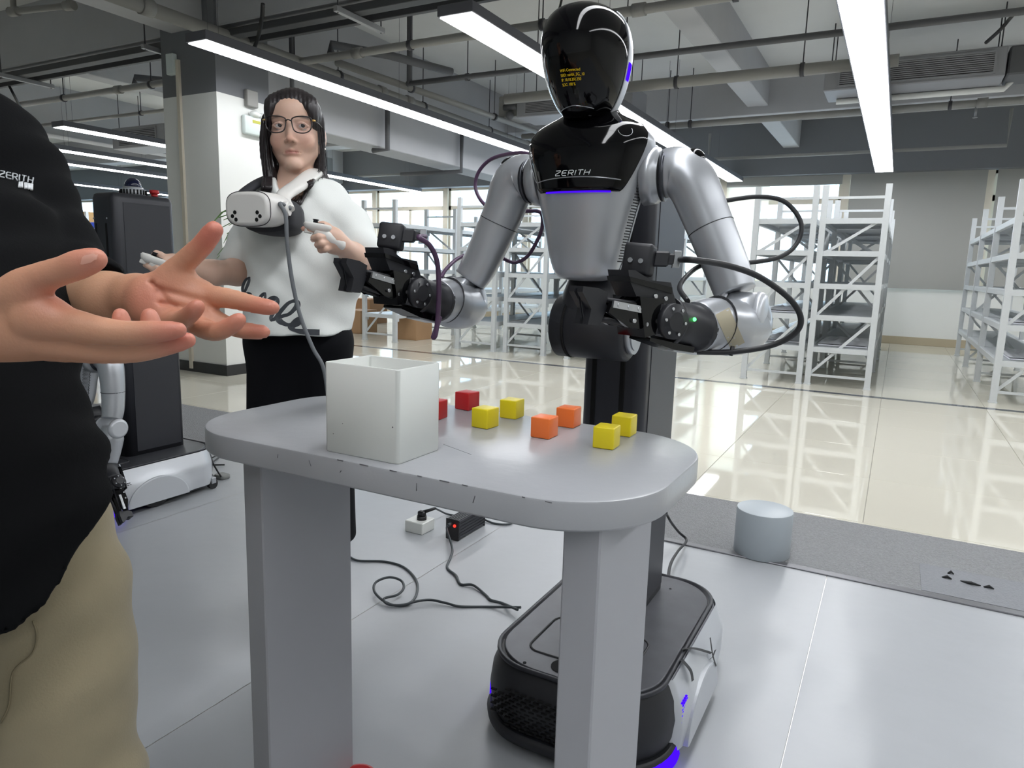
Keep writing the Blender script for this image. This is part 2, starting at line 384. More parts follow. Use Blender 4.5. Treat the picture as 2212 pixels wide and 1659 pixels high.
pipe([(-5.0, 5.5, z), (-4.72, 9.4, z)], .036, 'thinner pipe beside the thick one, ending at the left air conditioner', M_pipe, hang=[(-4.93, 6.6, z), (-4.8, 8.2, z)])
pipe([(-5.5, 5.4, 2.4), (-5.5, 5.4, ZC)], .022, 'thin vertical pipe dropping to the emergency light', M_pipe2)
pipe([(-5.5, 6.9, 3.0), (-5.5, 6.9, 2.43), (-5.72, 6.9, 2.43)], .03, 'downpipe with a hooked end right of the woman head', M_pipe2)
pipe([(-5.55, 8.6, 3.0), (-5.55, 8.6, 2.4), (-6.6, 8.6, 2.4)], .03, 'downpipe with a hooked end near the purple cable loop', M_pipe2)
pipe([(-4.95, 2.0, 3.3), (-4.95, 4.4, 3.3)], .03, 'pipe at the top left meeting the grey beam', M_pipe2)
a, b2 = on_z(30, 25, 3.3), on_z(150, 12, 3.3)
pipe([a+Vector((0, 0, .3)), a, b2, b2+Vector((0, 0, .3))], .03, 'short pipe bridge with two black joints at the top left corner', M_pipe, couplings=[a, b2])
pipe([(-8.0, 5.42, 3.06), (-8.0, 5.42, 3.13), (-7.5, 5.9, 3.13), (-6.6, 6.9, 3.1)], .04, 'bent pipe elbow rising off the thick pipe left of the pillar', M_pipe2)
pipe([(-5.0, 5.42, 3.06), (-5.0, 5.42, 3.14), (-4.7, 5.9, 3.14), (-4.4, 6.6, 3.12)], .04, 'bent pipe elbow rising off the thick pipe above the woman', M_pipe2)
# two dark cable trunkings under the beam, carried by strut trapezes
for y0, wd, lb in ((4.50, .10, 'wide dark cable trunking under the front beam'), (4.71, .045, 'narrow dark cable trunking under the front beam')):
    tag(obj('cable_trunking', MB().box(XL+.1, 4.4, y0, y0+wd, 3.0, 3.0+.06, .004), mat('dark trunking', (66, 67, 70), .6)), lb, 'trunking')
for x, lb in ((-3.94, 'strut hanger beside the grey end of the strip light'), (-6.25, 'strut hanger just left of the pillar top'), (-8.70, 'strut hanger at the left edge, near the black shirt')):
    t = thing('strut_hanger', (x, 4.3, 2.96), lb, 'hanger', 'strut hangers carrying the trunking')
    obj('channel', MB().box(x-.02, x+.02, 4.32, 4.89, 2.955, 2.997, .003), M_strut, t)
    for y in (4.35, 4.86): obj('hanger_rod', MB().tube([(x, y, 2.95), (x, y, ZC)], .006, 6), M_rod, t)
# loose black cables hanging off the slab
def cable(pts, r, label, m=None, cat='cable', group=None, name='cable', n=8, seg=8):
    o = obj(name, MB().tube(spline(pts, n), r, seg), m or mat('black cable', (34, 35, 38), .5)); return tag(o, label, cat, group)
cable([on_z(568, 8, 3.12), on_z(565, 45, 3.02), on_z(556, 85, 2.92), on_z(543, 117, 2.79)], .016, 'black flexible conduit dropping to the long strip light')
cable([on_z(1216, -12, ZC), on_z(1206, 25, 3.5), on_z(1190, 48, 3.35), on_z(1178, 75, 3.2), on_z(1174, 110, 3.08)], .012, 'black cable dropping behind the robot head')
cable([on_z(20, 186, 3.0), on_z(30, 205, 2.9), on_z(45, 232, 2.8), on_z(66, 250, 2.75), on_z(78, 264, 2.72)], .014, 'black flexible conduit above the black shirt')
cable([on_z(2195, 25, ZC), on_z(2180, 42, 3.4), on_z(2160, 65, 3.3), on_z(2130, 92, 3.26)], .016, 'black cable feeding the right air conditioner')
# ducted air conditioners
M_ac = mat('grey air conditioner', (140, 141, 145), .6); M_slot = mat('grille dark slot', (46, 46, 50), .6)
def aircon(x0, x1, y0, z0, h, label, gx0, gx1):
    t = thing('air_conditioner', ((x0+x1)/2, y0, z0), label, 'air conditioner', 'ducted air conditioners')
    obj('casing', MB().box(x0, x1, y0, y0+.55, z0, z0+h, .01), M_ac, t)
    obj('grille_recess', MB().box(gx0, gx1, y0-.004, y0+.01, z0+.045, z0+h-.05), M_slot, t)
    for i in range(9):
        zz = z0+.055+(h-.11)*i/8.5; obj('slat', MB().box(gx0, gx1, y0-.016, y0-.002, zz, zz+.011), M_ac, t)
    obj('frame', MB().box(gx0-.02, gx0, y0-.02, y0, z0+.03, z0+h-.035).box(gx1, gx1+.02, y0-.02, y0, z0+.03, z0+h-.035).box(gx0, gx1, y0-.02, y0, z0+.03, z0+.045).box(gx0, gx1, y0-.02, y0, z0+h-.05, z0+h-.035), M_ac, t)
    for x in (x0+.05, x1-.05):
        for y in (y0+.1, y0+.45): obj('hanger_rod', MB().tube([(x, y, z0+h), (x, y, ZC)], .006, 6), M_rod, t)
    return t
a1 = aircon(-4.56, -3.0, 8.35, 3.0, .27, 'ducted air conditioner partly behind the robot head', -4.42, -3.15)
obj('drain_box', MB().box(-4.86, -4.57, 8.40, 8.8, 3.02, 3.30, .015), M_pipe, a1); obj('valve', MB().ball((-4.66, 8.36, 3.04), .055).cyl((-4.75, 8.36, 3.14), (-4.56, 8.36, 3.14), .035).cyl((-4.75, 8.36, 3.22), (-4.56, 8.36, 3.22), .035), M_pipe2, a1)
a2 = aircon(-.9, .68, 8.35, 3.0, .27, 'ducted air conditioner at the upper right, beside the bright strip light', -.75, .58)
obj('drain_box', MB().box(.70, 1.1, 8.4, 8.85, 3.02, 3.28, .015), M_pipe2, a2); obj('drain_pipe', MB().tube([(-.8, 8.75, 2.97), (.72, 8.75, 2.97), (.78, 8.75, 3.05)], .03, 10), M_wall, a2)
a3 = aircon(-11.3, -10.0, 7.2, 2.78, .32, 'grey ducted unit between the strip lights left of the pillar', -11.1, -10.2)
# emergency light and boxes on the pillar
t = thing('emergency_light', on_x(540, 265, -5.47), 'white twin emergency light on the pillar beside the woman', 'emergency light')
c = on_x(545, 270, -5.47)
obj('case', MB().box(-5.47, -5.42, c.y-.13, c.y+.17, c.z-.10, c.z+.07, .015, 2), mat('pale plastic', (206, 216, 214), .4), t)
obj('lamp_head', MB().ball((-5.43, c.y, c.z+.09), .045, sc=(1, 1.3, .7)).ball((-5.43, c.y+.1, c.z+.09), .045, sc=(1, 1.3, .7)), mat('lamp white', (225, 228, 226), .3), t)
obj('indicator', MB().box(-5.419, -5.415, c.y-.04, c.y+.05, c.z+.01, c.z+.035), glow('lamp yellow', (226, 226, 120), 1.0), t)
c = on_x(538, 225, -5.47)
tag(obj('junction_box', MB().box(-5.47, -5.42, c.y-.06, c.y+.07, c.z-.03, c.z+.12, .008), M_pipe), 'small grey junction box above the emergency light', 'junction box')
c = on_y(376, 141, 4.47)
tag(obj('wall_box', MB().box(c.x-.05, c.x+.05, 4.42, 4.47, c.z-.09, c.z+.09, .006), mat('pale plastic', (206, 216, 214), .4)), 'small white box high on the dark pillar top', 'control box')
c = on_y(333, 170, 5.0)
tag(obj('cable_duct', MB().box(-6.62, -6.34, 4.9, 5.05, 2.55, 3.4, .006), M_pipe), 'grey vertical cable duct just left of the pillar', 'duct')
dt = thing('air_duct', (-10.7, 10.5, 2.8), 'grey sheet metal duct behind the strip lights left of the pillar', 'duct')
obj('duct_body', MB().box(-11.45, -9.95, 10.2, 10.8, 2.80, 3.1, .01), M_pipe, dt); obj('duct_flange', MB().box(-10.72, -10.68, 10.17, 10.83, 2.77, 3.13, .004), M_rod, dt)
for x in (-11.2, -10.2): obj('hanger_rod', MB().tube([(x, 10.5, 3.1), (x, 10.5, ZC)], .008, 6), M_rod, dt)
# ------------------------------------------------------------------ storage racks: end frames face the camera, bays run to the windows
M_galv = mat('galvanised pale grey steel', (205, 209, 211), .45, .1, noise=.05, nscale=30)
M_galv2 = mat('shelf deck steel', (186, 190, 193), .4, .2)
LEV = [.36, .68, .99, 1.31, 1.62]
RW, RL = .60, 1.5
def make_rack(nb, label):
    t = thing('storage_rack', (0, 0, 0), label, 'shelving rack', 'metal storage racks by the windows')
    def p(name, b, m=M_galv): return obj(name, b, m, t)
    post = None
    for i in range(nb+1):
        for x in (0, RW-.055):
            b = MB().box(0, .055, 0, .006, 0, 1.96).box(0, .006, .006, .05, 0, 1.96).box(.049, .055, .006, .05, 0, 1.96).box(-.006, .061, -.008, .058, 0, .012)
            if post is None: post = p('post', b); o = post
            else: o = post.copy(); COL.objects.link(o)
            o.location = (x, i*RL, 0)
            hb = None
        for z in (.10, 1.84): p('tie_bar', MB().box(.05, RW-.05, i*RL+.012, i*RL+.03, z-.012, z+.012))
        for (za, zb) in ((.12, .66), (.70, 1.28), (1.30, 1.64)):
            fl_ = (i+int(za*10)) % 2
            a = Vector((.05, i*RL+.03, za if fl_ else zb)); c = Vector((RW-.05, i*RL+.03, zb if fl_ else za))
            d = (c-a).normalized(); p('brace', MB().obox((a+c)/2, d, (0, 1, 0), d.cross(Vector((0, 1, 0))), (c-a).length/2, .004, .014))
    bm0 = dk0 = sb0 = None
    for j in range(nb):
        for z in LEV:
            for x in (.008, RW-.045):
                if bm0 is None: bm0 = p('long_beam', MB().box(0, .037, .05, RL, -.028, .028, .003).box(-.004, .041, .0505, .09, -.07, .028)); o = bm0
                else: o = bm0.copy(); COL.objects.link(o)
                o.location = (x, j*RL, z)
            if dk0 is None: dk0 = p('deck_panel', MB().box(.045, RW-.045, .06, .78, .016, .026).box(.045, RW-.045, .785, RL-.004, .016, .026).box(.1, RW-.1, .3, .33, -.01, .016).box(.1, RW-.1, 1.1, 1.13, -.01, .016), M_galv2); o = dk0
            else: o = dk0.copy(); COL.objects.link(o)
            o.location = (0, j*RL, z)
    for i in range(nb+1):
        for z in LEV:
            if sb0 is None: sb0 = p('short_beam', MB().box(.05, RW-.05, .006, .04, -.026, .026)); o = sb0
            else: o = sb0.copy(); COL.objects.link(o)
            o.location = (0, i*RL, z)
    return t
rack = make_rack(3, 'metal rack whose front post stands just left of the closed grey blind')
rack.location = (-.74, 7.62, 0)
for (x, y, lb) in ((-1.365, 7.60, 'metal rack behind the black cable loop, side by side with another rack'), (.83, 7.56, 'metal rack cut off by the right edge of the photo'),
                   (-5.10, 7.82, 'metal rack between the robot forearm and its gripper camera'), (-6.72, 7.85, 'leftmost metal rack, right behind the woman in the white top'), (-4.42, 7.9, 'metal rack behind the silver upper arm of the robot'), (-3.5, 7.8, 'metal rack hidden behind the robot chest')):
    c = copy_tree(rack); c.location = (x, y, 0); c['label'] = lb
c = copy_tree(rack); c.location = (-15.02, 8.55, 0); c['label'] = 'far metal rack with blue bins, left of the dark column'
c = copy_tree(rack); c.location = (-15.95, 8.6, 0); c['label'] = 'far metal rack behind the black sleeve'
# crumpled film on shelves
M_film = mat('clear film and paper', (228, 230, 236), .25)
def film(x, y, z, wx, wy, label):
    rows = []; r = random.Random(int((x+y)*100))
    for j in range(14):
        rows.append([(x+wx*i/13, y+wy*j/13, z+.02+.05*abs(math.sin(i*.9+r.random())*math.cos(j*.7+r.random()))*math.sin(PI*i/13)*math.sin(PI*j/13)) for i in range(14)])
    b = MB().grid(rows); b.box(x, x+wx, y, y+wy, z, z+.012)
    tag(obj('plastic_film', b, M_film), label, 'plastic film', 'film on the rack shelves')
film(-1.28, 7.75, .99-.31+.03, .45, .9, 'crumpled clear film on the middle shelf behind the black cable loop')
film(-.66, 7.8, .36+.03, .45, 1.0, 'crumpled clear film on the lowest shelf left of the closed blind')
film(.95, 7.7, .36+.03, .42, 1.0, 'crumpled clear film on the lowest shelf of the right rack')
film(.95, 7.7, .68+.03, .42, .8, 'crumpled clear film on the second shelf of the right rack')
film(-6.6, 8.0, .68+.03, .42, 1.0, 'white paper stack on the shelf behind the woman')
film(-1.28, 7.9, .36+.03, .45, .9, 'crumpled clear film on the lowest shelf behind the cable loop')
M_card = mat('brown cardboard', (176, 140, 104), .8, noise=.06, nscale=8); M_card2 = mat('brown cardboard dark', (146, 108, 76), .85)
def carton(x, y, z, wx, wy, h, label, m=None, grp='cartons behind the racks'):
    t = thing('cardboard_box', (x+wx/2, y+wy/2, z), label, 'cardboard box', grp)
    obj('carton', MB().box(x, x+wx, y, y+wy, z, z+h, .004), m or M_card, t)
    obj('packing_tape', MB().box(x+wx/2-.03, x+wx/2+.03, y-.002, y+wy+.002, z+h-.08, z+h+.002), M_card2, t)
    return t
c1 = on_z(762, 720); carton(c1.x-.2, c1.y, 0, .36, .4, .36, 'brown carton on the floor just right of the white top hem')
c1 = on_z(845, 738); carton(c1.x-.22, c1.y+.35, 0, .40, .4, .40, 'larger brown carton between two rack posts', M_card)
c1 = on_z(730, 700); carton(c1.x-.1, c1.y+.4, 0, .5, .5, .45, 'brown carton farther back, mostly hidden by the woman', M_card2)
c1 = on_z(875, 712); g = MB().box(c1.x-.10, c1.x+.10, c1.y, c1.y+.3, 0, .20, .004)
gt = thing('green_box', (c1.x, c1.y, 0), 'small green carton on the tile floor below the robot gripper', 'cardboard box'); obj('carton', g, mat('green print carton', (60, 160, 90), .6), gt)
obj('white_band', MB().box(c1.x-.05, c1.x+.03, c1.y-.002, c1.y, .12, .145), mat('white print', (230, 235, 230), .6), gt)
# far left shelf goods
M_blue = mat('blue plastic bin', (52, 86, 214), .4)
for (px, py, w_, lb) in ((203, 489, .50, 'long blue bin on the upper far shelf'), (203, 511, .48, 'blue bin on the far shelf below the long one'), (195, 541, .45, 'lowest blue bin beside the dark column')):
    c = on_y(px, py, 8.75); c.z = {489: 1.62, 511: 1.31, 541: .99}[py]+.0765; b = MB()
    b.box(c.x-w_/2, c.x+w_/2, 8.62, 8.95, c.z-.05, c.z-.04).box(c.x-w_/2, c.x+w_/2, 8.62, 8.63, c.z-.05, c.z+.05).box(c.x-w_/2, c.x+w_/2, 8.94, 8.95, c.z-.05, c.z+.05).box(c.x-w_/2, c.x-w_/2+.01, 8.63, 8.94, c.z-.05, c.z+.05).box(c.x+w_/2-.01, c.x+w_/2, 8.63, 8.94, c.z-.05, c.z+.05).box(c.x-w_/2-.01, c.x+w_/2+.01, 8.61, 8.63, c.z+.035, c.z+.055)
    tag(obj('storage_bin', b, M_blue), lb, 'bin', 'blue bins far left')
c = on_y(178, 466, 8.75); carton(c.x-.2, 8.66, 1.75, .42, .27, .22, 'small brown carton above the blue bins far left', mat('tan cardboard', (196, 158, 104), .8))
c = on_y(205, 545, 8.3)
eq = thing('dark_cabinet', (c.x, 8.3, 0), 'dark equipment cabinet between black sleeve and column', 'cabinet'); obj('cabinet_body', MB().box(c.x-.9, c.x+.7, 8.15, 8.53, 0, c.z+.12, .01), mat('dark plastic', (52, 53, 58), .5), eq)
for i in range(4): obj('cabinet_door', MB().box(c.x-.88+.39*i, c.x-.51+.39*i, 8.13, 8.15, .06, c.z+.08, .006), mat('dark plastic', (52, 53, 58), .5), eq)

# ------------------------------------------------------------------ grey table
M_table = mat('grey satin lacquer', (160, 162, 166), .28, noise=.03, nscale=6, bump=.05, bscale=40)
M_leg = mat('grey lacquered leg panel', (164, 165, 170), .45)
TZ = .793; KT = .87
T = thing('display_table', (-.67, .99, 0), 'grey rounded table with two panel legs carrying the white bin', 'table')
def rrect(x0, x1, y0, y1, r, n=10):
    p = []
    for cx_, cy_, a0 in ((x1-r, y1-r, 0), (x0+r, y1-r, PI/2), (x0+r, y0+r, PI), (x1-r, y0+r, 1.5*PI)):
        for i in range(n+1):
            a = a0+PI/2*i/n; p.append((cx_+r*math.cos(a), cy_+r*math.sin(a)))
    return p
def slab(b, x0, x1, y0, y1, r, prof, n=10):                   # stack of rounded rectangles: prof = [(z, inset)]
    b.loft([[(p[0], p[1], z) for p in rrect(x0+i, x1-i, y0+i, y1-i, max(.004, r-i), n)] for z, i in prof]); return b
o = obj('table_top', slab(MB(), -1.262*KT, -.284*KT, .880*KT, 1.395*KT, .175*KT, [(TZ-.041, .003), (TZ-.038, 0), (TZ-.0035, 0), (TZ-.001, .0012), (TZ, .004)], 14), M_table, T); shade_auto(o, 40)
for x0, x1 in ((-1.110, -1.058), (-.409, -.348)): obj('leg_panel', MB().box(x0*KT, x1*KT, .935*KT, 1.193*KT, .004, TZ-.041, .0025), M_leg, T)
cr = MB()
for px, py, h_, t_ in ((600, 985, .006, .001), (672, 1001, .009, -.004), (900, 1052, .011, .0), (1022, 1078, .010, .003), (735, 1018, .003, .002)):
    c = on_y(px, py, .880*KT); cr.tube([(c.x, .880*KT-.0003, c.z-h_*.5), (c.x+t_, .880*KT-.0003, c.z+h_*.5)], .0006, 4)
c0 = on_z(1018, 982, TZ); c1 = on_z(958, 960, TZ)
cr.tube([c0, c1], .0004, 4)
rr = random.Random(11)
for px, py in ((735, 985), (790, 997), (850, 1010), (905, 1020), (960, 1030), (1130, 1066), (1180, 1078), (1010, 1043)):
    c = on_y(px, py, .881*KT); cr.tube([(c.x-.012*rr.random(), .8805*KT, TZ-.001), (c.x+.010*rr.random(), .8805*KT, TZ-.0012)], .0007, 4)
obj('scratch', cr, mat('dark scratch', (92, 92, 96), .6), T)['kind'] = 'stuff'
# white bin: four walls and a floor
M_white = mat('matt white acrylic', (218, 221, 217), .38)
bx0, bx1, by0, by1, bz0, bz1, tk = -.864*KT, -.702*KT, .908*KT, 1.030*KT, TZ+.0004, TZ+.160*KT, .005
B = thing('white_bin', ((bx0+bx1)/2, (by0+by1)/2, bz0), 'open square white bin standing on the grey table', 'bin')
outer = [(bz0, .001), (bz0+.002, 0), (bz1-.001, 0), (bz1, .0008)]
r0 = [[(p[0], p[1], z) for p in rrect(bx0+i, bx1-i, by0+i, by1-i, .006, 5)] for z, i in outer]
r1 = [[(p[0], p[1], z) for p in rrect(bx0+i, bx1-i, by0+i, by1-i, .003, 5)] for z, i in ((bz1, tk-.0008), (bz1-.001, tk), (bz0+.006, tk))]
o = obj('bin_shell', MB().loft(r0+r1), M_white, B); shade_auto(o, 40)
sp = MB()
for px, py, s_ in ((848, 923, .0009), (720, 937, .0007), (740, 915, .0005)):
    c = on_y(px, py, by0); sp.ball((c.x, by0, c.z), s_*1.3, 8, 6, (1, .3, 1))
obj('speck', sp, MATS['dark scratch'], B)['kind'] = 'stuff'
# painted cubes
CUBE = MB().box(-.0205*KT, .0205*KT, -.0215*KT, .0215*KT, 0, .041*KT, .002, 3)
cols = {'red': mat('red painted wood', (190, 32, 36), .4), 'yellow': mat('yellow painted wood', (228, 208, 24), .4), 'orange': mat('orange painted wood', (236, 116, 48), .4)}
for x, y, rz, cn, lb in ((-.864, 1.247, 4, 'red', 'red cube mostly hidden behind the white bin'), (-.862, 1.377, -6, 'red', 'fully visible red cube at the back edge of the table'),
                         (-.731, 1.240, -5, 'yellow', 'yellow cube in the front row nearest the white bin'), (-.731, 1.357, 2, 'yellow', 'yellow cube in the back row right of the red cube'),
                         (-.590, 1.234, 0, 'orange', 'orange cube in the front row'), (-.590, 1.352, 1, 'orange', 'orange cube in the back row before the dark column'),
                         (-.456, 1.228, 3, 'yellow', 'yellow cube at the right end of the front row'), (-.463, 1.346, 1, 'yellow', 'yellow cube at the right end of the back row')):
    o = obj('toy_cube', CUBE, cols[cn]); o.location = (x*KT, y*KT, TZ+.0003); o.rotation_euler = (0, 0, math.radians(rz)); tag(o, lb, 'cube', 'painted cubes on the table')

# ------------------------------------------------------------------ floor items
c = Vector((-.366, 2.782, .006))
st = tag(obj('round_stool', slab(MB(), -.105, .105, -.105, .105, .104, [(0, .002), (.003, 0), (.172, 0), (.177, .0015), (.179, .006)], 12).xf(Matrix.Translation(c)), mat('pale blue grey laminate', (172, 180, 186), .4), None), 'pale grey cylinder stool standing on the carpet strip', 'stool')
shade_auto(st, 40)
M_cord = mat('dark grey power cord', (58, 64, 68), .45)
# power adapter
ps = on_z(965, 1166); pe = on_z(1042, 1136); d = (on_z(1042, 1142)-on_z(990, 1172)); d.z = 0; d = Vector((-.02, 1, 0)).normalized()
A = thing('power_adapter', on_z(990, 1168, .004), 'black finned power adapter with red light on the floor mat', 'power adapter')
a0 = on_z(990, 1170, .004); sx = Vector((1, .02, 0)); ln = .20
ctr = a0+Vector((-.028, .10, .045))
obj('housing', MB().obox(ctr, (1, 0, 0), (0, 1, 0), (0, 0, 1), .028, .098, .040, .003), mat('anodised dark housing', (58, 59, 64), .42, .5), A)
fb = MB()
for i in range(6):
    zz = ctr.z-.032+.0125*i; fb.box(ctr.x+.027, ctr.x+.0305, ctr.y-.096, ctr.y+.096, zz, zz+.006)
    fb.box(ctr.x-.026+.0095*i, ctr.x-.021+.0095*i, ctr.y-.096, ctr.y+.096, ctr.z+.039, ctr.z+.042)
obj('fin', fb, mat('anodised dark housing', (58, 59, 64), .42, .5), A)['kind'] = 'stuff'
obj('end_plate', MB().box(ctr.x-.031, ctr.x+.031, ctr.y-.103, ctr.y-.097, ctr.z-.043, ctr.z+.043, .002), mat('black plastic', (28, 28, 31), .45), A)
obj('end_plate', MB().box(ctr.x-.031, ctr.x+.031, ctr.y+.097, ctr.y+.103, ctr.z-.043, ctr.z+.043, .002), MATS['black plastic'], A)
obj('indicator_light', MB().ball((ctr.x+.012, ctr.y-.104, ctr.z+.018), .006, 10, 6), glow('red indicator', (255, 40, 30), 4), A)
obj('plug_socket', MB().cyl((ctr.x-.006, ctr.y-.103, ctr.z+.025), (ctr.x-.006, ctr.y-.125, ctr.z+.022), .007), M_cord, A)
# white socket block with plug
s0 = on_z(912, 1157, .004)
K = thing('socket_block', s0, 'white socket block on the mat with a black plug in it', 'power socket')
obj('block', MB().box(s0.x-.088, s0.x, s0.y, s0.y+.088, .004, .052, .003), mat('white plastic', (214, 216, 212), .4), K)
pc = Vector((s0.x-.035, s0.y+.045, .052))
tag(obj('plug', MB().cyl(pc, pc+Vector((0, 0, .016)), .020, 14).box(pc.x-.016, pc.x+.016, pc.y-.012, pc.y+.012, pc.z+.014, pc.z+.036, .005).cyl(pc+Vector((.004, .004, .030)), pc+Vector((.045, .03, .047)), .008, 10, .006), MATS['black plastic']), 'black power plug standing in the white socket block', 'plug')
p0 = pc+Vector((.045, .03, .047))
cable([p0, on_z(950, 1103, .05), on_z(965, 1110, .012), on_z(985, 1113, .012), on_z(1000, 1108, .02), (ctr.x+.02, ctr.y+.13, .05), (ctr.x, ctr.y+.103, .05)], .0042, 'cord from the black plug to the back of the adapter', M_cord, 'cable', None, 'mains_lead')
cable([(ctr.x+.01, ctr.y+.103, .06), on_z(1050, 1105, .012), on_z(1085, 1113, .008), on_z(1107, 1124, .008), on_z(1100, 1132, .008), on_z(1070, 1131, .008), on_z(1045, 1122, .012)], .0042, 'short cord loop behind the power adapter', M_cord, 'cable', None, 'mains_lead')
q = Vector((ctr.x-.006, ctr.y-.125, ctr.z+.022))
cable([q, q+Vector((.004, -.012, -.012)), on_z(977, 1185, .02), on_z(973, 1205, .009), on_z(966, 1226, .008), on_z(985, 1243, .010), on_z(995, 1262, .008), on_z(1022, 1264, .012), on_z(1050, 1286, .008), on_z(1060, 1296, .009), on_z(1085, 1303, .008), on_z(1118, 1317, .03)], .0045, 'cord from the adapter front running to the robot base', M_cord, 'cable', None, 'mains_lead')
cable([on_z(755, 1203, .01), on_z(775, 1211, .009), on_z(830, 1213, .008), on_z(870, 1224, .008), on_z(896, 1248, .008), on_z(902, 1272, .008), on_z(892, 1297, .008), on_z(865, 1309, .009), on_z(832, 1300, .014), on_z(809, 1278, .02), on_z(812, 1258, .03), on_z(840, 1247, .04), on_z(866, 1254, .035), on_z(872, 1270, .03), on_z(858, 1285, .024), on_z(830, 1293, .02), on_z(838, 1305, .014), on_z(868, 1307, .012), on_z(900, 1299, .016), on_z(930, 1296, .014), on_z(965, 1303, .012), on_z(995, 1310, .008), on_z(1060, 1311, .008), on_z(1125, 1312, .03)], .0042, 'thin black cord coiled in a loop on the mat', M_cord, 'cable', None, 'mains_lead', 10)
cable([(-.585+.05, 1.80, .70), on_z(1437, 1090, .22), on_z(1445, 1120, .16), on_z(1465, 1148, .07), on_z(1483, 1167, .03), on_z(1465, 1190, .06), on_z(1450, 1215, .11), on_z(1444, 1245, .16), on_z(1448, 1275, .2)], .005, 'black cable hanging from the column down to the base rear', MATS['black cable'], 'cable', None, 'mains_lead')
# potted palm beside the pillar
PL = thing('potted_palm', (-4.64, 4.28, 0), 'green potted palm mostly hidden behind the woman, beside the pillar', 'plant')
obj('pot', slab(MB(), -4.79, -4.49, 4.13, 4.43, .15, [(0, .03), (.01, .025), (.28, 0), (.3, 0), (.3, .02), (.26, .022)], 10), mat('white glazed pot', (216, 216, 210), .3), PL)
obj('stem', MB().tube([(-4.64, 4.28, .25), (-4.62, 4.28, .7), (-4.64, 4.28, 1.20)], [.03, .024, .016], 8), mat('palm stem', (110, 120, 70), .7), PL)
M_leaf = mat('green palm leaf', (76, 128, 48), .45, noise=.2, nscale=10)
rl = random.Random(5)
for i in range(16):
    a = 2*PI*i/16+rl.uniform(-.2, .2); L = rl.uniform(.42, .64); dr = Vector((math.cos(a), math.sin(a)*.8, 0)); z0 = rl.uniform(1.05, 1.22); up = rl.uniform(.1, .40)
    pts = [Vector((-4.64, 4.28, z0))+dr*L*t+Vector((0, 0, up*math.sin(t*2.4)-.12*t*t)) for t in np.linspace(0, 1, 9)]
    sd = dr.cross(Vector((0, 0, 1))).normalized(); b = MB(); wv = [.006, .014, .02, .022, .022, .019, .015, .009, .002]
    b.grid([[p-sd*w_, p+Vector((0, 0, -.005)), p+sd*w_] for p, w_ in zip(pts, wv)]); obj('leaf', b, M_leaf, PL)
for px, py in ((477, 460), (483, 476), (480, 492), (490, 506), (497, 462), (472, 471), (494, 488)):
    e_ = on_y(px, py, 4.26); b0_ = Vector((-4.64, 4.28, 1.22)); md = (b0_+e_)/2+Vector((0, 0, .14))
    pts = [Vector(q) for q in spline([b0_, md, e_], 4)]; dr = (e_-b0_); dr.z = 0; sd = (dr.cross(Vector((0, 0, 1))).normalized()+Vector((0, 0, .9))).normalized(); wv = np.interp(np.linspace(0, 1, len(pts)), [0, .3, .7, 1], [.006, .022, .018, .002])
    obj('leaf', MB().grid([[p-sd*w_+Vector((0, 0, .006)), p, p+sd*w_+Vector((0, 0, .006))] for p, w_ in zip(pts, wv)]), M_leaf, PL)
c = on_z(772, 1692, .004)
tag(obj('red_lid', MB().loft([[(c.x+r_*math.cos(a), c.y+r_*math.sin(a), z) for a in np.linspace(0, 2*PI, 32, endpoint=False)] for z, r_ in ((.004, .040), (.006, .042), (.016, .042), (.019, .040), (.020, .034), (.018, .030))]), mat('red plastic', (176, 34, 40), .35)), 'round red lid at the bottom edge beside the left table leg', 'lid')
# ------------------------------------------------------------------ the two wheeled humanoid robots
BU = np.array([.8777, .4792, 0]); BV = np.array([-.4792, .8777, 0])
from mathutils.bvhtree import BVHTree
def surf(o, pts, off=.001):
    """points of a mesh where the photograph's rays meet it, lifted by off"""
    t = BVHTree.FromPolygons([v.co+ORG[o.name] for v in o.data.vertices], [tuple(f.vertices) for f in o.data.polygons]); c = Vector((0, 0, CAM_H)); r = []
    for x, y in pts:
        d = Vector(ray(x, y)).normalized(); h = t.ray_cast(c, d); r.append(None if h[0] is None else h[0]-d*off)
    return r
M_sil = mat('satin silver paint', (176, 179, 184), .33, .55)
M_sil2 = mat('pale silver shell', (198, 201, 206), .35, .3)
M_gblk = mat('gloss black visor', (5, 5, 7), .07, spec=.34)
M_mblk = mat('matt black shell', (30, 31, 36), .48)
M_pole = mat('dark grey column', (48, 49, 55), .42, .2)
M_seam = mat('dark seam', (46, 47, 50), .6)
M_screw = mat('bright screw', (190, 192, 196), .25, .9)
M_vio = glow('violet light', (70, 14, 252), 1.25)
M_purple = mat('purple cable sheath', (84, 60, 88), .4)
M_bcab = mat('black cable', (34, 35, 38), .5)
RX, TY = -.593, 1.42
PROF = [(1.0570, .012, .012), (1.0585, .040, .034), (1.064, .058, .047), (1.078, .071, .056), (1.11, .082, .064), (1.16, .093, .071), (1.21, .105, .077), (1.26, .118, .082), (1.30, .128, .085), (1.33, .133, .083), (1.35, .130, .077), (1.367, .116, .069), (1.38, .092, .058), (1.39, .070, .049), (1.40, .054, .043), (1.415, .046, .040), (1.44, .043, .038)]
PROF = [tuple(q) for q in spline(PROF, 8)]
_pz = np.array([p[0] for p in PROF]); _pa = np.array([p[1] for p in PROF]); _pb = np.array([p[2] for p in PROF])
def torso_pt(th, z, off=0.0, e=2.35):
    a = np.interp(z, _pz, _pa)+off; b = np.interp(z, _pz, _pb)+off
    c, s = math.cos(th), math.sin(th)
    f = (abs(c)**e+abs(s)**e)**(-1/e)
    return Vector((RX+a*s*f, TY-b*c*f, z))
def smooth_rows(fn, us, vs): return [[fn(u, v) for u in us] for v in vs]
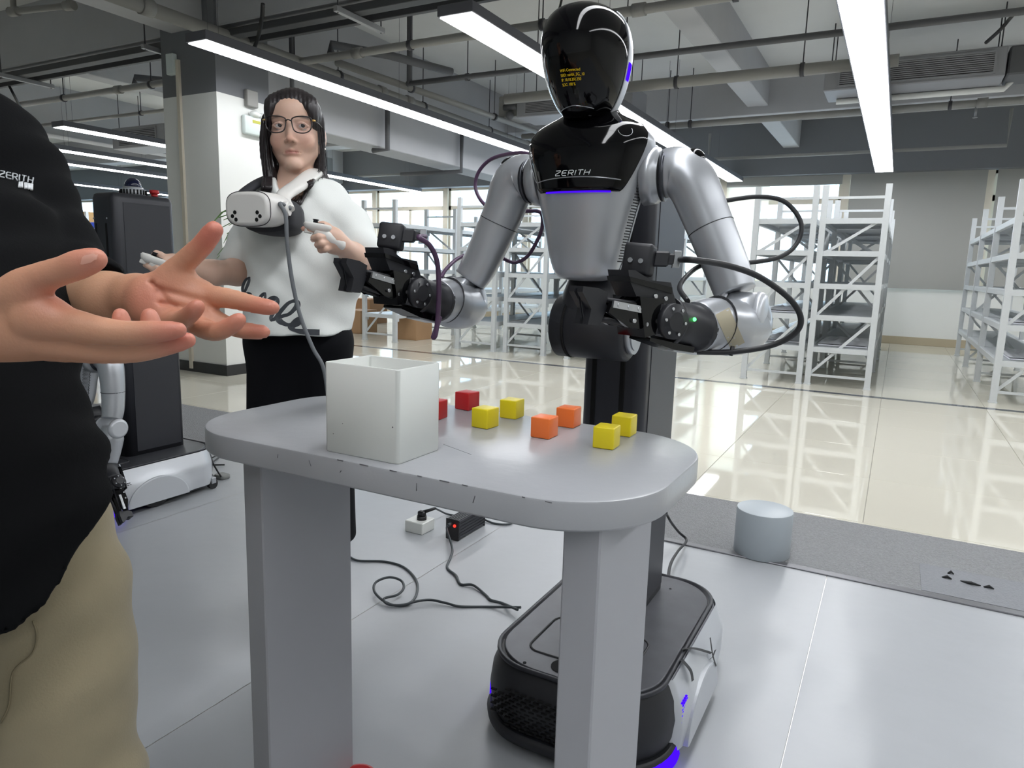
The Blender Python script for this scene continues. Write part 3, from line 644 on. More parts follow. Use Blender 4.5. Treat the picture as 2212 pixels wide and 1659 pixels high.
HP = [(1.377, .010, .014), (1.379, .026, .036), (1.386, .040, .052), (1.40, .054, .066), (1.425, .067, .080), (1.455, .077, .091), (1.49, .0835, .099), (1.52, .0845, .100), (1.55, .078, .092), (1.57, .064, .077), (1.582, .044, .056), (1.588, .024, .032), (1.5895, .006, .008)]
HP = [tuple(q) for q in spline(HP, 6)]
_hz = np.array([p[0] for p in HP]); _ha = np.array([p[1] for p in HP]); _hb = np.array([p[2] for p in HP])
def head_pt(th, z, off=0.0):
    a = np.interp(z, _hz, _ha)+off; b = np.interp(z, _hz, _hb)+off; e = 2.15
    c, s = math.cos(th), math.sin(th); f = (abs(c)**e+abs(s)**e)**(-1/e)
    tilt = -.10*(z-1.49)
    return Vector((RX+a*s*f, 1.375-b*c*f+tilt, z))
def fine(zs, n):
    return list(np.interp(np.linspace(0, len(zs)-1, n), range(len(zs)), zs))

def gripper(root, Wp, f, up, mark=False, nm='gripper', cam_on=True, scale=1.0, cz=0.0):
    """black two finger gripper: Wp wrist end, f forward, up"""
    f = Vector(f).normalized(); u = Vector(up); u = (u-f*u.dot(f)).normalized(); s = f.cross(u).normalized(); Wp = Vector(Wp); k = scale
    def L(a, b, c): return Wp+f*a*k+s*b*k+u*c*k
    g = obj(nm, MB().tube([L(-.012, 0, 0), L(0, 0, 0), L(.004, 0, 0), L(.06, 0, 0), L(.064, 0, 0), L(.075, 0, 0)], [.044*k, .044*k, .040*k, .039*k, .043*k, .043*k], 20).obox(L(.095, 0, .0), f, s, u, .034*k, .034*k, .028*k, .004*k), M_mblk, root)
    for b_ in (1, -1): obj('gear_housing', MB().tube([L(.100, b_*.033, 0), L(.100, b_*.046, 0), L(.100, b_*.046, 0), L(.100, b_*.049, 0)], [.030*k, .030*k, .016*k, .016*k], 20), M_mblk, g)
    obj('base_plate', MB().prism([(.02, -.036), (.13, -.032), (.13, -.038), (.07, -.046), (.02, -.046)], .05*k, Wp, f*k, u*k, s), M_gblk, g)
    obj('rim_plate', MB().obox(L(.035, 0, -.047), f, s, u, .030*k, .020*k, .0025*k, .001), M_sil2, g)
    for b_ in (-1, 1):
        obj('jaw_link', MB().prism([(.105, .018), (.150, .022), (.228, .014), (.232, -.004), (.185, -.022), (.105, -.018)], .008*k, L(0, b_*.024, 0), f*k, u*k, s), M_gblk, g)
        obj('jaw_bar', MB().tube([L(.105, b_*.024, -.022), L(.232, b_*.012, -.014)], .0038*k, 8), M_mblk, g)
        obj('jaw_bar', MB().tube([L(.105, b_*.024, .022), L(.232, b_*.012, .016)], .0038*k, 8), M_mblk, g)
        obj('slide_rail', MB().obox(L(.194, b_*.030, .010), f, s, u, .034*k, .0022*k, .0055*k), M_screw if b_ < 0 else M_mblk, g)
        F0 = .232
        fp = obj('finger', MB().prism([(F0+.050, .027), (F0+.019, .029), (F0-.002, .025), (F0-.001, .007), (F0-.005, .004), (F0+.002, -.021), (F0+.006, -.029), (F0+.029, -.030), (F0+.027, -.005), (F0+.050, .018)], .014*k, L(0, b_*.0105, .002), f*k, u*k, s), M_mblk, g)
        obj('finger_pad', MB().prism([(F0+.046, .024), (F0+.002, .022), (F0+.008, -.026), (F0+.025, -.026)], .002*k, L(0, b_*.0025, .002), f*k, u*k, s), M_mblk, g)
        for a, c in ((.13, -.004), (.172, .010), (.194, .010), (.178, -.010), (.216, .010), (.150, -.012)):
            obj('screw', MB().cyl(L(a, b_*.0275, c), L(a, b_*.0330, c), .0035*k, 8), M_screw, g)
    for j in range(6):
        a = 2*PI*j/6; obj('screw', MB().cyl(L(.100+.023*math.cos(a), -.046, .023*math.sin(a)), L(.100+.023*math.cos(a), -.0485, .023*math.sin(a)), .0028*k, 8), M_screw, g)
    if cam_on:
        tw = (cam.location-L(.16, 0, .1)).normalized(); f2 = (f+s*(.50 if s.dot(tw) > 0 else -.50)).normalized(); s2 = f2.cross(u).normalized()
        obj('camera_bracket', MB().prism([(.082, .030), (.150, .014), (.168, .020), (.196, .052), (.203, .068), (.188, .070), (.150, .060), (.104, .064), (.096, .050)], .050*k, Wp, f*k, u*k, s), M_mblk, root)
        obj('bracket_wedge', MB().prism([(.120, .034), (.176, .030), (.150, -.034), (.128, -.026)], .066*k, Wp, f*k, u*k, s), M_gblk, root)
        obj('bracket_rib', MB().prism([(.100, .046), (.196, .050), (.200, .058), (.102, .056)], .056*k, Wp, f*k, u*k, s), M_gblk, root)
        obj('camera_post', MB().tube([L(.158, 0, .058), L(.158, 0, .085)], .013*k, 14), M_mblk, root)
        for a in (.112, .136): obj('screw', MB().cyl(L(a, -.0245, .036), L(a, -.0285, .036), .004*k, 8), M_screw, root)
        for a in (.112, .136): obj('screw', MB().cyl(L(a, .0245, .036), L(a, .0285, .036), .004*k, 8), M_screw, root)
        Q = L(.160, 0, .100+cz); CL = lambda a, b, c: Q+f2*a*k+s2*b*k+u*c*k
        cm = obj('wrist_camera', MB().obox(Q, f2, s2, u, .015*k, .025*k, .026*k, .0065*k, 3), M_mblk, root)
        for b_ in (-.009, .009): obj('screw', MB().cyl(CL(.0145, b_, -.004), CL(.0185, b_, -.004), .0042*k, 10), M_screw, cm)
        gx = Vector(BU); gy = Vector(BV); GL = lambda q, w_=0.0: Q+gx*q*k+u*w_*k
        obj('plug_block', MB().obox(GL(.034, .002), gx, gy, u, .013*k, .013*k, .013*k, .003), M_mblk, cm)
        obj('plug_neck', MB().obox(GL(.050, .002), gx, gy, u, .006*k, .009*k, .009*k, .002), M_mblk, cm)
        obj('cable_clip', MB().obox(GL(.061, .002), gx, gy, u, .0065*k, .004*k, .0145*k, .001), M_screw, cm)
        L.Q = GL(.066, .002)
    return L

def limb(root, name, pts, rs, m=M_sil, n=8, seg=24):
    P = spline(pts, n); R = [float(np.interp(i/n, range(len(rs)), rs)) for i in range(len(P))]
    return obj(name, MB().tube(P, R, seg), m, root)

def robot(D, dz, label, near):
    D = Vector(D); Z = Vector((0, 0, dz)); V = lambda x, y, z: Vector((x, y, z))+D
    R = thing('humanoid_robot', V(-.555, 1.7, 0), label, 'robot')
    mv = lambda mb, up=False: mb.xf(Matrix.Translation(D+(Z if up else Vector((0, 0, 0)))))
    # ---- mobile base
    x0, x1, y0, y1 = -.778, -.332, 1.262, 1.955
    shell = slab(MB(), x0, x1, y0, y1, .15, [(.030, .030), (.040, .014), (.07, .004), (.11, 0), (.155, .006), (.185, .018), (.198, .026)], 12)
    base = obj('base_shell', mv(shell), M_mblk, R)
    obj('bumper_skirt', mv(slab(MB(), x0-.004, x1+.004, y0-.006, y1, .152, [(.024, .012), (.030, .002), (.048, -.001), (.056, .006)], 12)), M_mblk, base)
    o = obj('base_deck', mv(slab(MB(), x0+.03, x1-.03, y0+.03, y1-.03, .125, [(.190, 0), (.2015, 0), (.203, .003)], 12)), mat('scuffed dark deck', (78, 79, 84), .36, .4, noise=.35, nscale=14), base)
    o = obj('deck_rim', mv(MB().loft([[(p[0], p[1], z) for p in rrect(x0+i, x1-i, y0+i, y1-i, .14-i, 12)] for z, i in ((.197, .018), (.2045, .019), (.2055, .022), (.2045, .027), (.197, .029))])), M_pole, base)
    obj('deck_groove', mv(MB().tube([(p[0], p[1], .203) for p in rrect(x0+.10, x1-.10, y0+.10, 1.545, .03, 6)], .003, 6, closed=True)), M_seam, base)
    hole = MB().cyl((-.572, 1.335, .2025), (-.572, 1.335, .2048), .026, 24); obj('deck_hole', mv(hole), mat('deep black', (4, 4, 5), .9), base)
    obj('deck_screw', mv(MB().cyl((-.652, 1.305, .2025), (-.652, 1.305, .2045), .004, 10)), MATS['deep black'], base)
    for sx, xx in ((1, x1), (-1, x0)):                      # silver side fenders with a round wheel cover
        rows = []
        for v in np.linspace(0, 1, 16):
            z = .036+.162*v; r = []
            for y in np.linspace(1.395, 1.895, 40):
                t = (y-1.395)/.50; ed = min(1, t/.06, (1-t)/.12)
                bul = .010*ed**.5 - .024*max(0, v-.62)/.38 - .006*(1-min(1, v/.25))
                hump = .012/(1+math.exp((math.hypot((y-1.585)/.160, (z-.03)/.125)-1)*14))
                inn = -.03*max(0, (t-.86)/.14)**2 - .03*max(0, (.05-t)/.05)
                r.append((xx+sx*(bul+hump+inn+.001), y, z))
            rows.append(r)
        b = MB().grid(rows); b.grid([[(p[0]-sx*.006, p[1], p[2]) for p in r] for r in rows][::-1])
        fd = obj('side_fender', mv(b), M_sil2, base)
        pts = [(xx+sx*.026, 1.585-.145*math.cos(a), .035+.112*math.sin(a)) for a in np.linspace(.02, PI-.02, 24)]
        cv = MB().loft([[(xx+sx*.012, p[1], p[2]) for p in pts], pts, [(xx+sx*.0275, 1.585+(p[1]-1.585)*.96, .035+(p[2]-.035)*.96) for p in pts]], smooth=False)
        obj('wheel_cover', mv(cv), M_sil2, fd)
        w_ = MB().tube([(xx-sx*.035, 1.585, .075), (xx-sx*.002, 1.585, .075)], .071, 28); obj('drive_wheel', mv(w_), MATS['black plastic'], base)
        cs = MB().tube([(xx-sx*.03, 1.885, .027), (xx-sx*.008, 1.885, .027)], .023, 18); ca = obj('caster', mv(cs), MATS['black plastic'], base)
        obj('caster_fork', mv(MB().box(xx-sx*.019-.016, xx-sx*.019+.016, 1.872, 1.898, .030, .06, .003)), M_sil, base)
        ccx, ccy, rc = xx-sx*.15, y0+.15, .15
        arc = lambda a_, q, z: (ccx+sx*(rc+q)*math.cos(a_), ccy-(rc+q)*math.sin(a_), z)
        qz = lambda z: -.015*(max(0, z-.06)/.10)**2
        if sx < 0: obj('side_light', mv(MB().loft([[arc(.30, qz(z), z), arc(.30, .0045+qz(z), z), arc(.19, .0045+qz(z), z), arc(.19, qz(z), z)] for z in np.linspace(.050, .158, 10)])), M_vio, base)
        else: obj('floor_light', mv(MB().loft([[arc(a_, -.004, .018), arc(a_, .012, .018), arc(a_, .006, .046), arc(a_, -.004, .046)] for a_ in np.linspace(-.15, .85, 14)])), M_vio, base)
        for r_ in range(9):
            for c_ in range(4):
                y = 1.425+.0105*c_+.004*(r_ % 2); z = .085+.0075*r_
                obj('vent_slot', mv(MB().box(xx+sx*.009-.002, xx+sx*.009+.003, y, y+.007, z, z+.0022)), M_vio if (sx > 0 and near) else M_seam, fd)
    sl = MB()
    for r_ in range(11):
        for c_ in range(16):
            x = -.72+.0205*c_+.010*(r_ % 2); z = .065+.0085*r_
            if (c_ < 2 or c_ > 13) and r_ in (0, 1, 9, 10): continue
            y = y0+.0005+max(0, abs(x+.555)-.075)**2*1.55
            sl.box(x, x+.013, y-.0015, y+.004, z, z+.0028)
    obj('front_vent', mv(sl), mat('deep black', (4, 4, 5), .9), base)['kind'] = 'stuff'
    if near:
        for pts, w_ in (([(-.362, 1.545, .208), (-.340, 1.575, .200), (-.322, 1.615, .178), (-.315, 1.65, .158)], .014), ([(-.352, 1.50, .206), (-.330, 1.50, .186), (-.322, 1.495, .165)], .012), ([(-.322, 1.655, .195), (-.314, 1.66, .15), (-.305, 1.67, .115)], .007), ([(-.315, 1.635, .150), (-.313, 1.655, .145), (-.313, 1.685, .150)], .013)):
            P = spline(pts, 5); obj('tape_strip', mv(MB().grid([[Vector(p)+Vector((.004, -w_*.95, w_*.30)), Vector(p)+Vector((.004, w_*.95, -w_*.30))] for p in P])), mat('black tape scraps', (30, 31, 33), .6), base)
    # ---- column
    col = slab(MB(), -.658, -.500, 1.575, 1.865, .028, [(.19, 0), (1.325, 0), (1.342, .006), (1.349, .02)], 6)
    cl = obj('lift_column', mv(col), M_pole, R)
    for x in (-.625, -.553): obj('column_groove', mv(MB().box(x-.006, x+.006, 1.572, 1.578, .22, 1.22, .002)), MATS['deep black'], cl)
    for x in (-.635, -.543): obj('screw', mv(MB().cyl((x, 1.5755, 1.24), (x, 1.572, 1.24), .004, 8)), M_screw, cl)
    obj('column_side_panel', mv(MB().box(-.5005, -.4985, 1.62, 1.84, .22, 1.31, .0008)), M_pole, cl)
    ld = MB().tube([(-.59, 1.73, 1.348), (-.59, 1.73, 1.375)], .052, 24)
    ln = obj('sensor_base', mv(ld), M_sil2, R)
    sb = MB()
    for j in range(24):
        a = 2*PI*j/24; sb.obox((-.59+.053*math.cos(a), 1.73+.053*math.sin(a), 1.3625), (math.cos(a), math.sin(a), 0), (-math.sin(a), math.cos(a), 0), (0, 0, 1), .002, .003, .010)
    obj('cooling_slot', mv(sb), MATS['deep black'], ln)['kind'] = 'stuff'
    obj('sensor_ring', mv(MB().tube([(-.59, 1.73, 1.375), (-.59, 1.73, 1.385)], [.045, .04], 24)), M_sil, ln)
    obj('sensor_dome', mv(MB().ball((-.59, 1.73, 1.39), .034, 20, 12, (1, 1, 1.05))), mat('dark blue dome', (14, 20, 52), .05), ln)
    obj('emergency_stop', mv(MB().cyl((-.545, 1.80, 1.347), (-.545, 1.80, 1.362), .014, 14).cyl((-.545, 1.80, 1.362), (-.545, 1.80, 1.378), .02, 16)), mat('red stop button', (184, 36, 40), .4), R)
    # ---- waist
    wst = MB().tube([(-.670, 1.46, .955), (-.663, 1.46, .955), (-.505, 1.46, .955), (-.498, 1.46, .955)], [.060, .070, .070, .060], 32)
    wa = obj('waist_drum', mv(wst, 1), M_mblk, R)
    obj('drum_ring', mv(MB().tube([(-.636, 1.46, .955), (-.630, 1.46, .955)], .0712, 32), 1), MATS['deep black'], wa)
    obj('drum_cap', mv(MB().cyl((-.499, 1.46, .945), (-.488, 1.46, .945), .043, 24).cyl((-.488, 1.46, .945), (-.485, 1.46, .945), .034, 24), 1), M_sil, wa)
    obj('waist_block', mv(slab(MB(), -.665, -.515, 1.40, 1.52, .05, [(.95, 0), (1.0, .004), (1.03, .010), (1.062, .022)], 8), 1), M_mblk, wa)
    obj('column_carriage', mv(MB().box(-.65, -.53, 1.47, 1.58, .90, 1.02, .012, 2), 1), M_mblk, wa)
    # ---- torso, bib, head
    ths = np.linspace(-PI, PI, 97); zs = fine(_pz[_pz < 1.41], 90)
    b = MB().loft([[torso_pt(t, z) for t in ths[:-1]] for z in zs]); tor = obj('torso_shell', mv(b, 1), M_sil, R)
    def bib_z(t):
        q = abs(t); lo = 1.236
        q = min(1, max(0, (q-.82)/.50)); return lo+(1.372-lo)*(q**1.8*.75+.25*q*q*(3-2*q))
    rows = []
    for v in np.linspace(0, 1, 44):
        rows.append([torso_pt(t, bib_z(t)+(1.438-bib_z(t))*v, .0035 if .02 < v else .0005) for t in np.linspace(-PI, PI, 121)])
    bib = obj('chest_plate', mv(MB().grid(rows), 1), M_gblk, tor)
    obj('chest_light', mv(MB().tube([torso_pt(t, bib_z(t)-.0005, .0025) for t in np.linspace(-.60, .66, 40)], .0018, 6), 1), M_vio, tor)
    obj('chest_edge', mv(MB().tube([torso_pt(t, bib_z(t)+.022+.006*math.cos(t*2), .0035) for t in np.linspace(-1.15, .80, 40)], .0013, 6), 1), mat('bright line', (150, 152, 156), .2, .5), bib)
    obj('torso_seam', mv(MB().tube([torso_pt(PI/2+.05, z, .0002) for z in np.linspace(1.07, 1.31, 20)], .0010, 5), 1), M_seam, tor)
    obj('bib_dimple', mv(MB().tube([torso_pt(.75+.12*math.cos(a), 1.352+.012*math.sin(a), .0038) for a in np.linspace(PI, 2.1*PI, 14)], .0008, 5), 1), MATS['bright line'], bib)
    pf = MB()
    for i in range(30):
        for j in range(8):
            z = 1.10+.0056*i; t = PI/2-.30+.052*j+(.026 if i % 2 else 0)
            if abs(t-PI/2-.05) < .02: continue
            c = torso_pt(t, z, .0004); n_ = (torso_pt(t, z, .01)-c).normalized()
            pf.tube([c-n_*.001, c+n_*.0002], .0015, 6, smooth=False)
    obj('speaker_hole', mv(pf, 1), M_seam, tor)['kind'] = 'stuff'
    # letters on the chest, drawn as slanted strokes
    LET = {'Z': [[(0, 1), (1, 1), (.9, .72), (0, .3), (0, 0), (1, 0)]], 'E': [[(1, 1), (.25, 1), (0, .75), (0, .25), (.2, 0), (1, 0)], [(.02, .5), (.9, .5)]],
           'R': [[(0, 0), (0, 1), (.8, 1), (1, .85), (1, .6), (.8, .45), (.1, .45)], [(.5, .45), (1, 0)]], 'I': [[(0, 0), (0, 1)]], 'T': [[(0, 1), (1, 1)], [(.5, 1), (.5, 0)]], 'H': [[(0, 0), (0, 1)], [(1, 0), (1, 1)], [(0, .5), (1, .5)]]}
    def word(fn, w_, h, r):
        xs = 0; wid = {'I': .12}; tot = sum(wid.get(c, 1)+.42 for c in 'ZERITH')-.42; mb = MB()
        for c in 'ZERITH':
            ww = wid.get(c, 1)
            for st_ in LET[c]:
                pts = []
                for (p0, p1) in zip(st_[:-1], st_[1:]):
                    for q in np.linspace(0, 1, 5)[:-1]: pts.append((p0[0]+(p1[0]-p0[0])*q, p0[1]+(p1[1]-p0[1])*q))
                pts.append(st_[-1])
                mb.tube([fn(((xs+(p[0]*ww if c != 'I' else .06))/tot-.5)*w_+(p[1]-.5)*h*.22, (p[1]-.5)*h) for p in pts], r, 6)
            xs += ww+.42
        return mb
    ZERITH_WORD[0] = word
    obj('chest_lettering', mv(word(lambda x, y: torso_pt(x/.085-.03, 1.272+y, .0042), .050, .0095, .0008), 1), mat('white lettering', (232, 234, 236), .5), bib)
    hz = fine(_hz, 56); th = np.linspace(-1.62, 1.62, 81)
    vis = obj('head_visor', mv(MB().grid([[head_pt(t, z, .002) for t in th] for z in hz]), 1), M_gblk, R)
    bk = MB().loft([[head_pt(t, z) for t in np.linspace(-PI, PI, 65)[:-1]] for z in hz]); obj('head_shell', mv(bk, 1), M_gblk, vis)
    th2 = np.linspace(1.60, 2.25, 14)
    for sgn in (1, -1):
        b = MB().grid([[head_pt(sgn*t, z, .0035) for t in th2][::sgn] for z in fine([z for z in _hz if 1.385 < z < 1.575], 30)]); obj('head_side_band', mv(b, 1), M_sil2, vis)
        obj('ear_light', mv(MB().grid([[head_pt(sgn*t, z, .0048) for t in (1.62, 1.72, 1.84)] for z in (1.452, 1.462, 1.474, 1.484)]), 1), M_vio, vis)
        obj('visor_edge', mv(MB().tube([head_pt(sgn*1.60, z, .003) for z in fine([z for z in _hz if 1.385 < z < 1.575], 30)], .0016, 6), 1), M_sil2, vis)
    obj('chin_line', mv(MB().tube([head_pt(t, 1.397-.006*abs(t), .0022) for t in np.linspace(-.75, .75, 24)], .0011, 6), 1), MATS['bright line'], vis)
    obj('neck', mv(MB().tube(spline([(RX, 1.425, 1.40), (RX, 1.42, 1.42), (RX, 1.41, 1.45), (RX, 1.40, 1.47)], 4), [.047]*4+[.043]*5+[.040]*4, 24), 1), M_mblk, R)
    if near:
        vs, fs = text_mesh('WiFi Connected\nSSID: zerith_5G_10\nIP: 10.10.202.250\nSOC: 100 %', .0068, 'LEFT', 1.0, 0, 0, 1.15)
        mb = MB(); mb.add([head_pt((v.x-.030)/.088+.13, 1.452+v.y, .0030) for v in vs], fs); obj('status_text', mv(mb, 1), glow('amber text', (222, 190, 40), .55), vis)
    # ---- shoulders and arms
    def shoulder(sgn):
        X = RX+sgn*.112; c0 = Vector((X, 1.445, 1.275))
        obj('shoulder_joint', mv(MB().tube([c0, c0+Vector((sgn*.028, .002, 0)), c0+Vector((sgn*.032, .002, 0)), c0+Vector((sgn*.037, .002, 0))], [.060, .056, .050, .050], 28), 1), M_sil, R)
        obj('shoulder_ring', mv(MB().tube([c0+Vector((sgn*.036, .002, 0)), c0+Vector((sgn*.044, .003, 0))], .0515, 28), 1), mat('dark joint ring', (70, 72, 78), .3, .6), R)
    shoulder(1); shoulder(-1)
    if near:
        arm(R, 1, [(-.442, 1.448, 1.278), (-.415, 1.45, 1.280), (-.385, 1.449, 1.258), (-.355, 1.447, 1.20), (-.325, 1.443, 1.14), (-.298, 1.438, 1.085), (-.280, 1.432, 1.045)], (-.262, 1.43, .995), (-.312, 1.262, .985), (-.47, -.88, .15), -.008)
        arm(R, -1, [(-.745, 1.448, 1.278), (-.772, 1.45, 1.282), (-.797, 1.449, 1.262), (-.815, 1.447, 1.21), (-.840, 1.440, 1.15), (-.868, 1.430, 1.085), (-.888, 1.42, 1.05)], (-.900, 1.40, 1.005), (-.878, 1.268, 1.005), (-.10, -.98, .20))
    else:
        arm2(R, V)
    return R

def arm(R, sgn, pts, E, W, f, cz=0.0):
    u = limb(R, 'upper_arm', pts, [.048, .051, .050, .047, .045, .043, .040])
    P = spline(pts, 8); c = P[28]; d = Vector(P[29]-P[27]).normalized()
    obj('arm_seam', MB().tube([Vector(c)-d*.0008, Vector(c)+d*.0008], .0466, 28), M_seam, u)
    cap0 = Vector(P[14])+Vector((sgn*.018, .006, .034)); obj('shoulder_recess', MB().ball(Vector(P[12])+Vector((sgn*.016, -.004, .028)), .026, 20, 12, (.95, .8, .95)), M_gblk, u)
    E = Vector(E); W = Vector(W); f = Vector(f).normalized()
    e = obj('elbow_joint', MB().tube([E+Vector((sgn*-.030, 0, .010)), E+Vector((sgn*-.024, 0, .010)), E+Vector((sgn*.030, 0, .008)), E+Vector((sgn*.036, 0, .008))], [.036, .043, .043, .036], 28), M_sil, R)
    sh = limb(R, 'forearm', [E+Vector((0, .018, .028)), E+Vector((0, .020, -.012)), E+(W-E)*.35+Vector((0, 0, -.012)), E+(W-E)*.7, W], [.044, .055, .054, .049, .045])
    obj('elbow_cap', MB().tube([E+Vector((sgn*q, .004, .004)) for q in (.026, .036, .041, .044, .0455)], [.050, .048, .043, .031, .013], 28), M_sil2, e)
    obj('forearm_seam', MB().tube([E+(W-E)*.62-f*.0008, E+(W-E)*.62+f*.0008], .0525, 28), M_seam, sh)
    L = gripper(R, W, f, (0, 0, 1), cz=cz)
    if sgn > 0:
        rows = []
        for q in np.linspace(0, 1, 12):
            x, y = 1560+34*q, 672+76*q; r_ = surf(sh, [(x-15*k_, y+8*k_) for k_ in (-1, -.4, .4, 1)], .0012)
            if all(v is not None for v in r_): rows.append(r_)
        if len(rows) > 2: obj('masking_tape', MB().grid(rows), mat('tan masking tape', (168, 160, 138), .7), sh)
        g_ = [c for c in R.children if c.name.startswith('gripper')][-1]; q_ = surf(g_, [(1500, 690)], .0005)[0]
        if q_ is not None: obj('status_light', MB().ball(q_, .0036, 10, 6), glow('green status', (80, 255, 110), 5), g_)
        ck = M_bcab
        obj('cable', MB().tube(spline([L.Q, on_y(1500, 562, 1.14), on_y(1570, 573, 1.2), on_y(1640, 598, 1.25), on_y(1705, 645, 1.29), on_y(1730, 688, 1.31), on_y(1715, 722, 1.32), on_y(1660, 748, 1.32), on_y(1580, 760, 1.30), on_y(1510, 760, 1.27), on_y(1480, 755, 1.25)], 8), .0052, 10), ck, R)
        obj('cable', MB().tube(spline([on_y(1535, 440, 1.52), on_y(1570, 433, 1.56), on_y(1640, 425, 1.6), on_y(1695, 436, 1.62), on_y(1730, 480, 1.62), on_y(1722, 525, 1.61), on_y(1685, 555, 1.58), on_y(1620, 567, 1.54), on_y(1570, 567, 1.50), on_y(1520, 572, 1.46), on_y(1490, 590, 1.42), on_y(1468, 620, 1.32), L(.03, .0, .042)], 8), .0048, 10), ck, R)
        obj('cable_tie', MB().tube([on_y(1583, 748, 1.30), on_y(1578, 768, 1.30)], .004, 8), MATS['black plastic'], R)
    else:
        obj('cable', MB().tube(spline([L.Q, on_y(905, 513, 1.12), on_y(928, 530, 1.15), on_y(944, 565, 1.18), on_y(948, 620, 1.2), on_y(946, 680, 1.22), on_y(941, 722, 1.22), on_y(936, 728, 1.22), on_y(944, 705, 1.23), on_y(950, 684, 1.24)], 8), .0052, 10), M_purple, R)
        obj('cable', MB().tube(spline([on_y(952, 600, 1.32), on_y(965, 580, 1.36), on_y(990, 558, 1.42), on_y(1020, 549, 1.46), on_y(1070, 552, 1.5), on_y(1110, 567, 1.55), on_y(1140, 553, 1.56), on_y(1165, 510, 1.55), on_y(1172, 480, 1.54), on_y(1166, 458, 1.53), on_y(1135, 456, 1.53), on_y(1080, 455, 1.53), on_y(1045, 440, 1.54), on_y(1027, 405, 1.55), on_y(1035, 370, 1.55), on_y(1065, 342, 1.54), on_y(1120, 330, 1.5), on_y(1160, 335, 1.47), Vector((RX-.09, 1.45, 1.34))], 8), .0046, 10), M_purple, R)
def arm2(R, V):
    X = lambda sgn, x: RX+sgn*x
    for sgn in (1, -1):
        pts = [V(X(sgn, .150), 1.448, .665), V(X(sgn, .178), 1.45, .668), V(X(sgn, .212), 1.447, .64), V(X(sgn, 0.232), 1.44, .58), V(X(sgn, 0.246), 1.43, .51), V(X(sgn, 0.254), 1.42, .46), V(X(sgn, 0.258), 1.41, .43)]
        u = limb(R, 'upper_arm', pts, [.048, .051, .050, .046, .043, .041, .038])
        obj('arm_seam', MB().tube([V(X(sgn, .241), 1.433, .535), V(X(sgn, .241), 1.433, .537)], .0450, 28), M_seam, u)
        for q0, q1, q2 in ((.207, .214, .225), (.317, .310, .299)): obj('elbow_cap', MB().tube([V(X(sgn, q), 1.405, .395) for q in (q0, q1, q2)], [.030, .040, .040], 24), M_sil2, R)
        limb(R, 'forearm', [V(X(sgn, .262), 1.408, .40), V(X(sgn, .264), 1.40, .35), V(X(sgn, .266), 1.388, .30), V(X(sgn, .268), 1.375, .255)], [.036, .046, .042, .037])
        gripper(R, V(X(sgn, .268), 1.370, .242), (.62*sgn, -.12, -.77), (0, -.92, .2), nm='gripper', cam_on=False, scale=.92)
ZERITH_WORD = [None]
R1 = robot((0, 0, 0), 0, 'silver humanoid robot with gloss black head standing behind the table', True)
R2 = robot((-2.42, .27, 0), -.615, 'second silver robot with lowered torso beside the man, black head hidden', False)
# cord and charger behind the second robot
c = on_z(480, 1033, .004)
tag(obj('charger_puck', slab(MB(), c.x-.035, c.x+.035, c.y-.03, c.y+.03, .02, [(.004, .004), (.008, 0), (.022, 0), (.026, .006)], 5), mat('grey plastic', (120, 122, 120), .4)), 'small grey plug lying right of the second robot base', 'charger')
cable([on_z(440, 970, .2), on_z(452, 978, .15), on_z(460, 1000, .10), on_z(470, 1018, .05), on_z(478, 1030, .022)], .004, 'thin black cord from the second robot base to the grey plug', M_bcab, 'cable', None, 'mains_lead')
cable([on_z(455, 990, .012), on_z(470, 983, .01), on_z(478, 981, .01), on_z(470, 990, .01), on_z(456, 1003, .01), on_z(485, 1004, .012)], .004, 'tangle of black cord behind the second robot base', M_bcab, 'cable', None, 'mains_lead')
